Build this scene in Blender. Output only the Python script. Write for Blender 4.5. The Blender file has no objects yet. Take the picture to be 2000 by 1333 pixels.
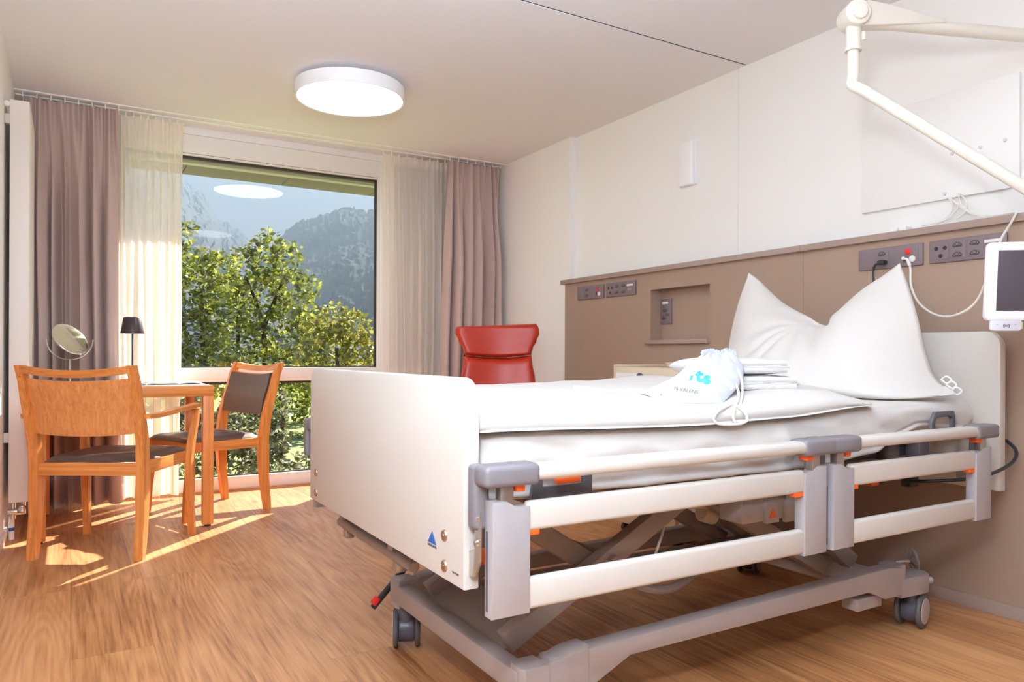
import bpy, bmesh, math, random
from mathutils import Vector, Matrix, noise
from mathutils.bvhtree import BVHTree
random.seed(7)
C = bpy.context.collection
PI = math.pi
# ------------------------------------------------------------------ camera model (metres, Y along the bed-head wall, X towards it)
F, Y0, CAMH = 1450.0, 692.6, 0.96
YAW = math.atan2(860, 1450); ROLL = 0.0042
FW = Vector((math.sin(YAW), math.cos(YAW), 0)); RT = Vector((math.cos(YAW), -math.sin(YAW), 0)); UP = Vector((0, 0, 1))
def at(u, v, X=None, Y=None, Z=None, D=None):
    a = (u - 1000) / F; b = -(v - Y0) / F
    c, s = math.cos(ROLL), math.sin(ROLL)
    d = FW + RT * (a * c - b * s) + UP * (b * c + a * s)
    if X is not None: t = X / d.x
    elif Y is not None: t = Y / d.y
    elif Z is not None: t = (Z - CAMH) / d.z
    else: t = D
    return Vector((0, 0, CAMH)) + d * t

# ------------------------------------------------------------------ materials
def srgb(r, g, b):
    f = lambda c: (c / 255 / 12.92) if c / 255 <= 0.04045 else ((c / 255 + 0.055) / 1.055) ** 2.4
    return (f(r), f(g), f(b), 1)
def newmat(name):
    m = bpy.data.materials.new(name); m.use_nodes = True
    nt = m.node_tree; b = nt.nodes['Principled BSDF']
    return m, nt, b
def N(nt, typ, **kw):
    n = nt.nodes.new(typ)
    for k, v in kw.items():
        if hasattr(n, k) and not k[0].isupper(): setattr(n, k, v)
        else: n.inputs[k].default_value = v
    return n
def coords(nt, scale=(1, 1, 1), kind='Object'):
    tc = nt.nodes.new('ShaderNodeTexCoord'); mp = nt.nodes.new('ShaderNodeMapping')
    mp.inputs['Scale'].default_value = scale
    nt.links.new(tc.outputs[kind], mp.inputs['Vector'])
    return mp.outputs['Vector']
def plain(name, col, rough=0.5, metal=0.0, bump=0.0, bscale=200, coat=0.0, vary=0.0, vscale=3.0, spec=0.5):
    m, nt, b = newmat(name)
    b.inputs['Roughness'].default_value = rough; b.inputs['Metallic'].default_value = metal
    b.inputs['Coat Weight'].default_value = coat; b.inputs['Specular IOR Level'].default_value = spec
    vec = coords(nt)
    n = N(nt, 'ShaderNodeTexNoise', Scale=vscale, Detail=3.0); nt.links.new(vec, n.inputs['Vector'])
    mx = nt.nodes.new('ShaderNodeMix'); mx.data_type = 'RGBA'
    mx.inputs['A'].default_value = tuple(c * (1 - vary) for c in col[:3]) + (1,)
    mx.inputs['B'].default_value = tuple(min(1, c * (1 + vary)) for c in col[:3]) + (1,)
    nt.links.new(n.outputs['Fac'], mx.inputs['Factor']); nt.links.new(mx.outputs['Result'], b.inputs['Base Color'])
    if bump:
        n2 = N(nt, 'ShaderNodeTexNoise', Scale=bscale, Detail=2.0); nt.links.new(vec, n2.inputs['Vector'])
        bp = N(nt, 'ShaderNodeBump', Strength=bump, Distance=0.002); nt.links.new(n2.outputs['Fac'], bp.inputs['Height'])
        nt.links.new(bp.outputs['Normal'], b.inputs['Normal'])
    return m
def oak(name, axis='z', dark=srgb(205, 118, 48), light=srgb(238, 158, 84), sc=1.0):
    m, nt, b = newmat(name)
    s = {'x': (1.6, 62, 62), 'y': (62, 1.6, 62), 'z': (62, 62, 1.6)}[axis]
    vec = coords(nt, tuple(k * sc for k in s))
    n = N(nt, 'ShaderNodeTexNoise', Scale=1.1, Detail=4.0, Roughness=0.6, Distortion=0.2); nt.links.new(vec, n.inputs['Vector'])
    cr = nt.nodes.new('ShaderNodeValToRGB'); e = cr.color_ramp.elements
    e[0].position = 0.3; e[0].color = dark; e[1].position = 0.68; e[1].color = light
    nt.links.new(n.outputs['Fac'], cr.inputs['Fac'])
    vec2 = coords(nt, tuple(k * sc * (3 if k > 10 else 1.2) for k in s))
    n2 = N(nt, 'ShaderNodeTexNoise', Scale=1.5, Detail=2.0); nt.links.new(vec2, n2.inputs['Vector'])
    mr = N(nt, 'ShaderNodeMapRange'); mr.inputs['From Min'].default_value = 0.55; mr.inputs['From Max'].default_value = 0.75
    mr.inputs['To Min'].default_value = 1.0; mr.inputs['To Max'].default_value = 0.72
    nt.links.new(n2.outputs['Fac'], mr.inputs['Value'])
    mu = nt.nodes.new('ShaderNodeMix'); mu.data_type = 'RGBA'; mu.blend_type = 'MULTIPLY'; mu.inputs['Factor'].default_value = 1
    nt.links.new(cr.outputs['Color'], mu.inputs['A']); nt.links.new(mr.outputs['Result'], mu.inputs['B'])
    nt.links.new(mu.outputs['Result'], b.inputs['Base Color'])
    b.inputs['Roughness'].default_value = 0.42
    return m
def floor_mat():
    m, nt, b = newmat('wood_plank_floor')
    L = nt.links.new
    tc = nt.nodes.new('ShaderNodeTexCoord')
    sp = nt.nodes.new('ShaderNodeSeparateXYZ'); L(tc.outputs['Object'], sp.inputs[0])
    def M(op, a, b_=None, c=None):
        n = nt.nodes.new('ShaderNodeMath'); n.operation = op
        for i, q in enumerate((a, b_, c)):
            if q is None: continue
            if isinstance(q, (int, float)): n.inputs[i].default_value = q
            else: L(q, n.inputs[i])
        return n.outputs[0]
    W, LN = 0.235, 1.9
    row = M('FLOOR', M('DIVIDE', sp.outputs[0], W))
    wn = nt.nodes.new('ShaderNodeTexWhiteNoise'); wn.noise_dimensions = '1D'; L(row, wn.inputs['W'])
    yy = M('ADD', sp.outputs[1], M('MULTIPLY', wn.outputs['Value'], LN))
    col = M('FLOOR', M('DIVIDE', yy, LN))
    idn = M('ADD', M('MULTIPLY', row, 7.13), M('MULTIPLY', col, 3.71))
    w2 = nt.nodes.new('ShaderNodeTexWhiteNoise'); w2.noise_dimensions = '1D'; L(idn, w2.inputs['W'])
    cmb = nt.nodes.new('ShaderNodeCombineXYZ')
    L(M('MULTIPLY', sp.outputs[0], 6.0), cmb.inputs[0]); L(M('MULTIPLY', sp.outputs[1], 0.5), cmb.inputs[1]); L(M('MULTIPLY', w2.outputs['Value'], 40), cmb.inputs[2])
    # broad cathedral figure from contour lines of a smooth noise
    big = N(nt, 'ShaderNodeTexNoise', Scale=0.75, Detail=1.5, Roughness=0.45, Distortion=0.25); L(cmb.outputs[0], big.inputs['Vector'])
    rings = M('SINE', M('MULTIPLY', big.outputs['Fac'], 120))
    cmb2 = nt.nodes.new('ShaderNodeCombineXYZ')
    L(M('MULTIPLY', sp.outputs[0], 90), cmb2.inputs[0]); L(M('MULTIPLY', sp.outputs[1], 3), cmb2.inputs[1]); L(M('MULTIPLY', w2.outputs['Value'], 13), cmb2.inputs[2])
    fine = N(nt, 'ShaderNodeTexNoise', Scale=1.0, Detail=4.0, Roughness=0.6); L(cmb2.outputs[0], fine.inputs['Vector'])
    cmb3 = nt.nodes.new('ShaderNodeCombineXYZ')
    L(M('MULTIPLY', sp.outputs[0], 4.5), cmb3.inputs[0]); L(M('MULTIPLY', sp.outputs[1], 1.6), cmb3.inputs[1]); L(w2.outputs['Value'], cmb3.inputs[2])
    mott = N(nt, 'ShaderNodeTexNoise', Scale=1.0, Detail=3.0); L(cmb3.outputs[0], mott.inputs['Vector'])
    fac = M('ADD', M('ADD', M('MULTIPLY', M('MULTIPLY', rings, M('POWER', mott.outputs['Fac'], 2.0)), 0.17), M('MULTIPLY', fine.outputs['Fac'], 0.55)), M('ADD', M('MULTIPLY', mott.outputs['Fac'], 0.40), M('MULTIPLY', w2.outputs['Value'], 0.13)))
    cr = nt.nodes.new('ShaderNodeValToRGB'); e = cr.color_ramp.elements
    e[0].position = 0.33; e[0].color = srgb(132, 80, 42); e[1].position = 0.76; e[1].color = srgb(214, 160, 110)
    el = e.new(0.53); el.color = srgb(190, 133, 85)
    L(fac, cr.inputs['Fac'])
    # knots
    vo = nt.nodes.new('ShaderNodeTexVoronoi'); vo.feature = 'DISTANCE_TO_EDGE'; vo.feature = 'F1'
    cmb4 = nt.nodes.new('ShaderNodeCombineXYZ'); L(M('MULTIPLY', sp.outputs[0], 2.6), cmb4.inputs[0]); L(M('MULTIPLY', sp.outputs[1], 1.25), cmb4.inputs[1])
    L(cmb4.outputs[0], vo.inputs['Vector']); vo.inputs['Scale'].default_value = 1.0
    wob = M('ADD', vo.outputs['Distance'], M('MULTIPLY', M('SUBTRACT', fine.outputs['Fac'], 0.5), 0.12))
    kn = N(nt, 'ShaderNodeMapRange'); L(wob, kn.inputs['Value']); kn.inputs['From Min'].default_value = 0.015; kn.inputs['From Max'].default_value = 0.085
    kn.inputs['To Min'].default_value = 0.5; kn.inputs['To Max'].default_value = 1.0
    # seams
    fx = M('ABSOLUTE', M('SUBTRACT', M('FRACT', M('DIVIDE', sp.outputs[0], W)), 0.5))
    sx = M('GREATER_THAN', fx, 0.4965)
    fy = M('ABSOLUTE', M('SUBTRACT', M('FRACT', M('DIVIDE', yy, LN)), 0.5))
    sy = M('GREATER_THAN', fy, 0.4993)
    seam = M('SUBTRACT', 1.0, M('MULTIPLY', M('MAXIMUM', sx, sy), 0.35))
    mu = nt.nodes.new('ShaderNodeMix'); mu.data_type = 'RGBA'; mu.blend_type = 'MULTIPLY'; mu.inputs['Factor'].default_value = 1
    L(cr.outputs['Color'], mu.inputs['A']); L(M('MULTIPLY', seam, kn.outputs['Result']), mu.inputs['B'])
    L(mu.outputs['Result'], b.inputs['Base Color'])
    b.inputs['Roughness'].default_value = 0.42; b.inputs['Specular IOR Level'].default_value = 0.45
    bp = N(nt, 'ShaderNodeBump', Strength=0.12, Distance=0.002); L(fine.outputs['Fac'], bp.inputs['Height']); L(bp.outputs['Normal'], b.inputs['Normal'])
    return m
def cloth(name, col, weave=0.0, rough=0.9, bump=0.15, bsc=9):
    m, nt, b = newmat(name)
    vec = coords(nt)
    b.inputs['Roughness'].default_value = rough; b.inputs['Specular IOR Level'].default_value = 0.2
    b.inputs['Sheen Weight'].default_value = 0.15
    n = N(nt, 'ShaderNodeTexNoise', Scale=bsc, Detail=3.0); nt.links.new(vec, n.inputs['Vector'])
    bp = N(nt, 'ShaderNodeBump', Strength=bump, Distance=0.02); nt.links.new(n.outputs['Fac'], bp.inputs['Height']); nt.links.new(bp.outputs['Normal'], b.inputs['Normal'])
    w = nt.nodes.new('ShaderNodeTexNoise'); w.inputs['Scale'].default_value = 1.0; w.inputs['Detail'].default_value = 2
    vec2 = coords(nt, (900, 900, 120)); nt.links.new(vec2, w.inputs['Vector'])
    mx = nt.nodes.new('ShaderNodeMix'); mx.data_type = 'RGBA'
    mx.inputs['A'].default_value = tuple(c * (1 - weave) for c in col[:3]) + (1,); mx.inputs['B'].default_value = tuple(min(1, c * (1 + weave)) for c in col[:3]) + (1,)
    nt.links.new(w.outputs['Fac'], mx.inputs['Factor']); nt.links.new(mx.outputs['Result'], b.inputs['Base Color'])
    return m
def sheer_mat():
    m, nt, b = newmat('sheer_voile')
    out = nt.nodes['Material Output']
    tr = N(nt, 'ShaderNodeBsdfTransparent'); tr.inputs['Color'].default_value = (1, 0.98, 0.95, 1)
    di = N(nt, 'ShaderNodeBsdfDiffuse'); di.inputs['Color'].default_value = srgb(255, 248, 244)
    tl = N(nt, 'ShaderNodeBsdfTranslucent'); tl.inputs['Color'].default_value = srgb(252, 244, 228)
    m1 = N(nt, 'ShaderNodeMixShader'); m1.inputs[0].default_value = 0.38
    m2 = N(nt, 'ShaderNodeMixShader')
    vec = coords(nt, (700, 700, 60)); n = N(nt, 'ShaderNodeTexNoise', Scale=1.0); nt.links.new(vec, n.inputs['Vector'])
    lw = N(nt, 'ShaderNodeLayerWeight', Blend=0.35)
    ad = nt.nodes.new('ShaderNodeMath'); ad.operation = 'MULTIPLY_ADD'; ad.inputs[1].default_value = 0.45; ad.inputs[2].default_value = 0.64
    nt.links.new(lw.outputs['Facing'], ad.inputs[0])
    ad2 = nt.nodes.new('ShaderNodeMath'); ad2.operation = 'MULTIPLY_ADD'; ad2.inputs[1].default_value = 0.1; nt.links.new(n.outputs['Fac'], ad2.inputs[0]); nt.links.new(ad.outputs[0], ad2.inputs[2])
    ad2.use_clamp = True
    nt.links.new(ad2.outputs[0], m2.inputs[0])
    nt.links.new(di.outputs[0], m1.inputs[1]); nt.links.new(tl.outputs[0], m1.inputs[2])
    nt.links.new(tr.outputs[0], m2.inputs[1]); nt.links.new(m1.outputs[0], m2.inputs[2])
    nt.links.new(m2.outputs[0], out.inputs['Surface'])
    return m
def glass_mat():
    m, nt, b = newmat('window_glass')
    out = nt.nodes['Material Output']
    tr = N(nt, 'ShaderNodeBsdfTransparent'); tr.inputs['Color'].default_value = (0.95, 0.97, 0.97, 1)
    gl = N(nt, 'ShaderNodeBsdfGlossy', Roughness=0.0); gl.inputs['Color'].default_value = (1, 1, 1, 1)
    lw = N(nt, 'ShaderNodeLayerWeight', Blend=0.5)
    vec = coords(nt, (1, 1, 1)); n = N(nt, 'ShaderNodeTexNoise', Scale=0.3); nt.links.new(vec, n.inputs['Vector'])
    pw = nt.nodes.new('ShaderNodeMath'); pw.operation = 'POWER'; pw.inputs[1].default_value = 5.0; nt.links.new(lw.outputs['Facing'], pw.inputs[0])
    mu = nt.nodes.new('ShaderNodeMath'); mu.operation = 'MULTIPLY_ADD'; mu.inputs[1].default_value = 0.75; mu.inputs[2].default_value = 0.045; nt.links.new(pw.outputs[0], mu.inputs[0])
    m2 = N(nt, 'ShaderNodeMixShader'); nt.links.new(mu.outputs[0], m2.inputs[0])
    nt.links.new(tr.outputs[0], m2.inputs[1]); nt.links.new(gl.outputs[0], m2.inputs[2]); nt.links.new(m2.outputs[0], out.inputs['Surface'])
    return m
def emit(name, col, s):
    m, nt, b = newmat(name)
    b.inputs['Base Color'].default_value = (0.9, 0.88, 0.82, 1)
    b.inputs['Emission Color'].default_value = col; b.inputs['Emission Strength'].default_value = s
    vec = coords(nt); n = N(nt, 'ShaderNodeTexNoise', Scale=30.0); nt.links.new(vec, n.inputs['Vector'])
    bp = N(nt, 'ShaderNodeBump', Strength=0.02); nt.links.new(n.outputs['Fac'], bp.inputs['Height']); nt.links.new(bp.outputs['Normal'], b.inputs['Normal'])
    return m
def leaf_mat(name, c1, c2, c3):
    m, nt, b = newmat(name)
    out = nt.nodes['Material Output']
    g = nt.nodes.new('ShaderNodeNewGeometry')
    cr = nt.nodes.new('ShaderNodeValToRGB'); e = cr.color_ramp.elements
    e[0].position = 0.0; e[0].color = c1; e[1].position = 1.0; e[1].color = c3; x = e.new(0.5); x.color = c2
    nt.links.new(g.outputs['Random Per Island'], cr.inputs['Fac'])
    di = N(nt, 'ShaderNodeBsdfDiffuse'); tl = N(nt, 'ShaderNodeBsdfTranslucent'); gs = N(nt, 'ShaderNodeBsdfGlossy', Roughness=0.35)
    gs.inputs['Color'].default_value = (0.5, 0.5, 0.5, 1)
    m1 = N(nt, 'ShaderNodeMixShader'); m1.inputs[0].default_value = 0.45
    m2 = N(nt, 'ShaderNodeMixShader'); m2.inputs[0].default_value = 0.1
    nt.links.new(cr.outputs['Color'], di.inputs['Color']); nt.links.new(cr.outputs['Color'], tl.inputs['Color'])
    nt.links.new(di.outputs[0], m1.inputs[1]); nt.links.new(tl.outputs[0], m1.inputs[2])
    nt.links.new(m1.outputs[0], m2.inputs[1]); nt.links.new(gs.outputs[0], m2.inputs[2]); nt.links.new(m2.outputs[0], out.inputs['Surface'])
    return m

M = {}
M['wall'] = plain('wall_paint', srgb(240, 239, 237), 0.85, vary=0.01)
M['panel'] = plain('white_wall_panel', srgb(240, 239, 236), 0.6, vary=0.008)
M['ceiling'] = plain('ceiling_paint', srgb(234, 233, 235), 0.9, bump=0.04, bscale=500, vary=0.01)
M['brown'] = plain('brown_wall_panel', srgb(158, 132, 114), 0.5, vary=0.02, vscale=1.5)
M['brown_dark'] = plain('brown_edge', srgb(158, 136, 124), 0.5, vary=0.02)
M['floor'] = floor_mat()
M['frame'] = plain('window_frame_white', srgb(240, 237, 233), 0.45, vary=0.01)
M['gasket'] = plain('dark_gasket', srgb(52, 44, 42), 0.6)
M['glass'] = glass_mat()
M['grey_alu'] = plain('blind_box_grey', srgb(136, 128, 118), 0.5)
M['light_alu'] = plain('blind_rail_light', srgb(190, 190, 178), 0.5)
M['soffit'] = plain('soffit_panel', srgb(126, 119, 110), 0.7, vary=0.06, vscale=2)
M['drape'] = cloth('taupe_drape', srgb(194, 173, 166), weave=0.16, bump=0.0)
M['sheer'] = sheer_mat()
M['hem'] = plain('curtain_tape', srgb(248, 240, 230), 0.8)
M['linen'] = cloth('white_linen', srgb(207, 202, 196), bump=0.12, bsc=7)
M['sheet'] = cloth('white_fitted_sheet', srgb(208, 202, 196), bump=0.3, bsc=6)
M['pillowcase'] = cloth('white_pillowcase', srgb(210, 205, 199), bump=0.1, bsc=10)
M['terry'] = plain('white_terry', srgb(212, 210, 208), 0.95, bump=0.9, bscale=260)
M['bagcloth'] = cloth('white_bag_cotton', srgb(194, 197, 208), bump=0.2, bsc=22)
M['cord'] = plain('white_cord', srgb(232, 230, 224), 0.8, bump=0.3, bscale=500)
M['bedwhite'] = plain('white_laminate', srgb(206, 200, 192), 0.38, vary=0.006)
M['railwhite'] = plain('white_aluminium_rail', srgb(208, 203, 195), 0.35, vary=0.01)
M['silver'] = plain('silver_paint', srgb(178, 174, 176), 0.38, metal=0.25, vary=0.03, vscale=60)
M['greycap'] = plain('grey_plastic_cap', srgb(118, 112, 115), 0.42, vary=0.03)
M['greyframe'] = plain('grey_powder_coat', srgb(168, 158, 156), 0.45, metal=0.1, vary=0.02)
M['greyarm'] = plain('grey_lift_arm', srgb(150, 134, 126), 0.5, vary=0.03)
M['darkgrey'] = plain('dark_grey_plastic', srgb(88, 84, 88), 0.45)
M['tyre'] = plain('dark_tyre', srgb(90, 84, 82), 0.6)
M['wheelhub'] = plain('dark_blue_grey_hub', srgb(82, 80, 92), 0.35)
M['disc'] = plain('wheel_disc_grey', srgb(180, 166, 162), 0.4)
M['steel'] = plain('steel', srgb(190, 186, 180), 0.28, metal=0.9)
M['bronze'] = plain('brass_screw_plate', srgb(176, 146, 122), 0.35, metal=0.8)
M['chrome'] = plain('chrome', srgb(225, 222, 220), 0.12, metal=1.0)
M['orange'] = plain('orange_plastic', srgb(240, 96, 28), 0.4)
M['red_p'] = plain('red_plastic', srgb(214, 30, 30), 0.4)
M['green_p'] = plain('green_plastic', srgb(40, 140, 62), 0.4)
M['mint'] = plain('mint_green_plastic', srgb(88, 198, 122), 0.4)
M['black'] = plain('black_plastic', srgb(40, 38, 40), 0.45)
M['oakz'] = oak('oak_upright', 'z'); M['oakx'] = oak('oak_rail_x', 'x'); M['oaky'] = oak('oak_rail_y', 'y')
M['oakpanel'] = oak('oak_veneer_panel', 'z', srgb(212, 132, 68), srgb(236, 160, 94))
M['leather'] = plain('brown_leather', srgb(84, 62, 54), 0.42, bump=0.15, bscale=300, vary=0.04)
M['redleather'] = plain('red_leather', srgb(180, 42, 14), 0.38, bump=0.12, bscale=260, vary=0.04)
M['tabletop'] = plain('grey_table_laminate', srgb(168, 160, 156), 0.35)
M['paper'] = plain('white_paper', srgb(238, 234, 228), 0.6)
M['lampblack'] = plain('dark_lamp_metal', srgb(70, 58, 62), 0.35, metal=0.3)
M['mirror'] = plain('mirror_glass', srgb(245, 243, 238), 0.02, metal=1.0)
M['radiator'] = plain('radiator_enamel', srgb(238, 230, 222), 0.4)
M['outlet'] = plain('taupe_socket_plate', srgb(120, 104, 106), 0.4)
M['outlet_dark'] = plain('dark_socket_recess', srgb(66, 56, 58), 0.5)
M['label'] = plain('white_label', srgb(232, 226, 220), 0.5)
M['arm'] = plain('cream_enamel', srgb(228, 224, 212), 0.35)
M['tablet'] = plain('white_tablet_case', srgb(236, 236, 238), 0.35)
M['screen'] = plain('dark_screen', srgb(70, 62, 68), 0.25)
M['reader'] = plain('light_grey_reader', srgb(214, 214, 222), 0.4)
M['cream'] = plain('cream_cabinet', srgb(214, 196, 170), 0.5, vary=0.01)
M['bin'] = plain('white_tray_plastic', srgb(226, 216, 212), 0.45)
M['lampbody'] = plain('lamp_body_white', srgb(244, 243, 244), 0.5)
M['diffuser'] = emit('lamp_diffuser', (0.82, 0.91, 1.0, 1), 7.3)
M['diffuser_dim'] = emit('dim_lamp_diffuser', (0.9, 0.94, 1.0, 1), 2.2)
M['cyan'] = plain('cyan_print', srgb(60, 172, 206), 0.7)
M['ink'] = plain('dark_print', srgb(66, 66, 72), 0.7)
M['blue'] = plain('blue_print', srgb(40, 86, 158), 0.5)
M['leaf_a'] = leaf_mat('maple_leaves', srgb(78, 86, 34), srgb(134, 142, 50), srgb(206, 206, 92))
M['leaf_b'] = leaf_mat('yellowing_leaves', srgb(96, 100, 36), srgb(156, 156, 60), srgb(206, 190, 92))
M['leaf_c'] = leaf_mat('shrub_leaves', srgb(58, 62, 40), srgb(104, 104, 66), srgb(190, 184, 150))
M['bark'] = plain('bark', srgb(74, 62, 54), 0.9, bump=0.6, bscale=30, vary=0.2)
M['grass'] = plain('lawn_grass', srgb(138, 150, 78), 0.9, bump=0.8, bscale=60, vary=0.25, vscale=0.6)
M['rock'] = plain('mountain_rock', srgb(132, 134, 136), 0.95, vary=0.3, vscale=0.02)
M['forest'] = plain('mountain_forest', srgb(72, 84, 70), 0.95, vary=0.45, vscale=0.06)
M['dark'] = plain('gap_shade', srgb(22, 18, 20), 1.0, spec=0.0)

# ------------------------------------------------------------------ mesh helpers
class MB:
    def __init__(s): s.bm = bmesh.new()
    def _merge(s, b2, mat=None):
        if mat is not None: b2.transform(mat)
        me = bpy.data.meshes.new('t'); b2.to_mesh(me); b2.free(); s.bm.from_mesh(me); bpy.data.meshes.remove(me)
        return s
    def box(s, x0, x1, y0, y1, z0, z1, bev=0.0, seg=2, mat=None):
        b = bmesh.new(); bmesh.ops.create_cube(b, size=1)
        bmesh.ops.scale(b, vec=(x1 - x0, y1 - y0, z1 - z0), verts=b.verts)
        bmesh.ops.translate(b, vec=((x0 + x1) / 2, (y0 + y1) / 2, (z0 + z1) / 2), verts=b.verts)
        if bev: bmesh.ops.bevel(b, geom=b.edges[:], offset=min(bev, abs(x1 - x0) * .49, abs(y1 - y0) * .49, abs(z1 - z0) * .49), segments=seg, affect='EDGES', profile=0.5)
        return s._merge(b, mat)
    def beam(s, p, q, w, h, bev=0.003, up=(0, 0, 1), seg=2):   # box from p to q, width w across, height h along 'up'
        p, q = Vector(p), Vector(q); d = q - p; L = d.length; d.normalize()
        side = d.cross(Vector(up)).normalized(); u = side.cross(d)
        m = Matrix((side, d, u)).transposed().to_4x4(); m.translation = (p + q) / 2
        return s.box(-w / 2, w / 2, -L / 2, L / 2, -h / 2, h / 2, bev, seg, m)
    def cyl(s, p, q, r, r2=None, n=24, bev=0.0, caps=True):
        p, q = Vector(p), Vector(q); d = q - p
        b = bmesh.new(); bmesh.ops.create_cone(b, segments=n, radius1=r, radius2=r if r2 is None else r2, depth=d.length, cap_ends=caps)
        if bev:
            es = [e for e in b.edges if abs(e.verts[0].co.z - e.verts[1].co.z) < 1e-6]
            bmesh.ops.bevel(b, geom=es, offset=bev, segments=3, affect='EDGES', profile=0.5)
        m = d.to_track_quat('Z', 'Y').to_matrix().to_4x4(); m.translation = (p + q) / 2
        return s._merge(b, m)
    def tube(s, pts, r, n=10, closed=False, smooth=True, caps=True):
        pts = [Vector(p) for p in pts]
        if smooth and len(pts) > 2: pts = catmull(pts, 6, closed)
        rr = r if callable(r) else (lambda t: r)
        rings = []; prev = None; K = len(pts)
        for i, p in enumerate(pts):
            a = pts[(i - 1) % K] if (closed or i) else pts[0]; c = pts[(i + 1) % K] if (closed or i < K - 1) else pts[-1]
            t = (c - a).normalized()
            if prev is None: side = t.orthogonal().normalized()
            else: side = (prev - t * prev.dot(t)).normalized()
            prev = side; o = t.cross(side); q = rr(i / max(1, K - 1))
            rings.append([s.bm.verts.new(p + (side * math.cos(2 * PI * k / n) + o * math.sin(2 * PI * k / n)) * q) for k in range(n)])
        for i in range(K if closed else K - 1):
            A, B = rings[i], rings[(i + 1) % K]
            for k in range(n): s.bm.faces.new((A[k], A[(k + 1) % n], B[(k + 1) % n], B[k]))
        if caps and not closed:
            s.bm.faces.new(rings[0][::-1]); s.bm.faces.new(rings[-1])
        return s
    def prism(s, poly, a0, a1, axis='y', bev=0.0):   # polygon extruded along an axis
        b = bmesh.new()
        def mk(p, a): return {'y': (p[0], a, p[1]), 'x': (a, p[0], p[1]), 'z': (p[0], p[1], a)}[axis]
        A = [b.verts.new(mk(p, a0)) for p in poly]; B = [b.verts.new(mk(p, a1)) for p in poly]
        n = len(poly); b.faces.new(A); b.faces.new(B[::-1])
        for i in range(n): b.faces.new((A[(i + 1) % n], A[i], B[i], B[(i + 1) % n]))
        bmesh.ops.recalc_face_normals(b, faces=b.faces)
        if bev:
            es = [e for e in b.edges if not (abs((e.verts[0].co - e.verts[1].co).dot({'y': Vector((0,1,0)), 'x': Vector((1,0,0)), 'z': Vector((0,0,1))}[axis])) > 1e-6)]
            bmesh.ops.bevel(b, geom=es, offset=bev, segments=2, affect='EDGES', profile=0.5)
        return s._merge(b)
    def lathe(s, prof, c, n=40, axis=None):
        b = bmesh.new(); rings = []
        for r, z in prof: rings.append([b.verts.new((r * math.cos(2 * PI * k / n), r * math.sin(2 * PI * k / n), z)) for k in range(n)])
        for A, B in zip(rings, rings[1:]):
            for k in range(n): b.faces.new((A[k], A[(k + 1) % n], B[(k + 1) % n], B[k]))
        if prof[0][0] > 1e-5: b.faces.new(rings[0][::-1])
        if prof[-1][0] > 1e-5: b.faces.new(rings[-1])
        bmesh.ops.remove_doubles(b, verts=b.verts, dist=1e-6)
        m = (Vector(axis).to_track_quat('Z', 'Y').to_matrix().to_4x4() if axis else Matrix.Identity(4)); m.translation = Vector(c)
        return s._merge(b, m)
    def grid(s, f, nu, nv, closed_u=False, thick=0):
        V = [[s.bm.verts.new(f(i / nu, j / nv)) for j in range(nv + 1)] for i in range(nu if closed_u else nu + 1)]
        for i in range(nu):
            for j in range(nv):
                s.bm.faces.new((V[i][j], V[(i + 1) % len(V)][j], V[(i + 1) % len(V)][j + 1], V[i][j + 1]))
        return V
    def quad(s, *p):
        s.bm.faces.new([s.bm.verts.new(q) for q in p]); return s
def catmull(P, k, closed=False):
    out = []; n = len(P)
    rng = range(n if closed else n - 1)
    for i in rng:
        p0 = P[(i - 1) % n] if (closed or i > 0) else P[0] * 2 - P[1]
        p1, p2 = P[i], P[(i + 1) % n]
        p3 = P[(i + 2) % n] if (closed or i < n - 2) else P[-1] * 2 - P[-2]
        for j in range(k):
            t = j / k
            out.append(0.5 * ((2 * p1) + (p2 - p0) * t + (2 * p0 - 5 * p1 + 4 * p2 - p3) * t * t + (3 * p1 - p0 - 3 * p2 + p3) * t ** 3))
    if not closed: out.append(P[-1].copy())
    return out
def tag(o, label=None, cat=None, group=None, kind=None):
    if label: o['label'] = label
    if cat: o['category'] = cat
    if group: o['group'] = group
    if kind: o['kind'] = kind
    return o
def build(name, mb, mat, parent=None, smooth=True, world=True, angle=0.6, recalc=True):
    bm = mb.bm
    if recalc: bmesh.ops.recalc_face_normals(bm, faces=bm.faces)
    if parent is not None and world:
        o_ = parent; off = Vector((0, 0, 0))
        while o_ is not None: off += o_.location; o_ = o_.parent
        bmesh.ops.translate(bm, vec=-off, verts=bm.verts)
    me = bpy.data.meshes.new(name); bm.to_mesh(me); bm.free()
    if smooth:
        for p in me.polygons: p.use_smooth = True
        try: me.set_sharp_from_angle(angle=angle)
        except Exception: pass
    me.materials.append(mat if not isinstance(mat, str) else M[mat])
    o = bpy.data.objects.new(name, me); C.objects.link(o)
    if parent is not None: o.parent = parent
    elif world and name.split('.')[0] not in ('floor',):
        pass
    return o
def thing(name, loc, label, cat, group=None, rz=0):
    o = bpy.data.objects.new(name, None); C.objects.link(o); o.location = loc; o.rotation_euler = (0, 0, rz); o.empty_display_size = 0.1
    return tag(o, label, cat, group)
def struct(name, mb, mat, smooth=True, parent=None):
    o = build(name, mb, mat, parent, smooth)
    if parent is None: o['kind'] = 'structure'
    return o
def sempty(name, loc=(0, 0, 0)):
    o = bpy.data.objects.new(name, None); C.objects.link(o); o.location = loc; o['kind'] = 'structure'; return o
def copy_tree(o, parent=None):
    c = o.copy(); C.objects.link(c); c.parent = parent
    for ch in [x for x in bpy.data.objects if x.parent == o]: copy_tree(ch, c)
    return c
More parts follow.
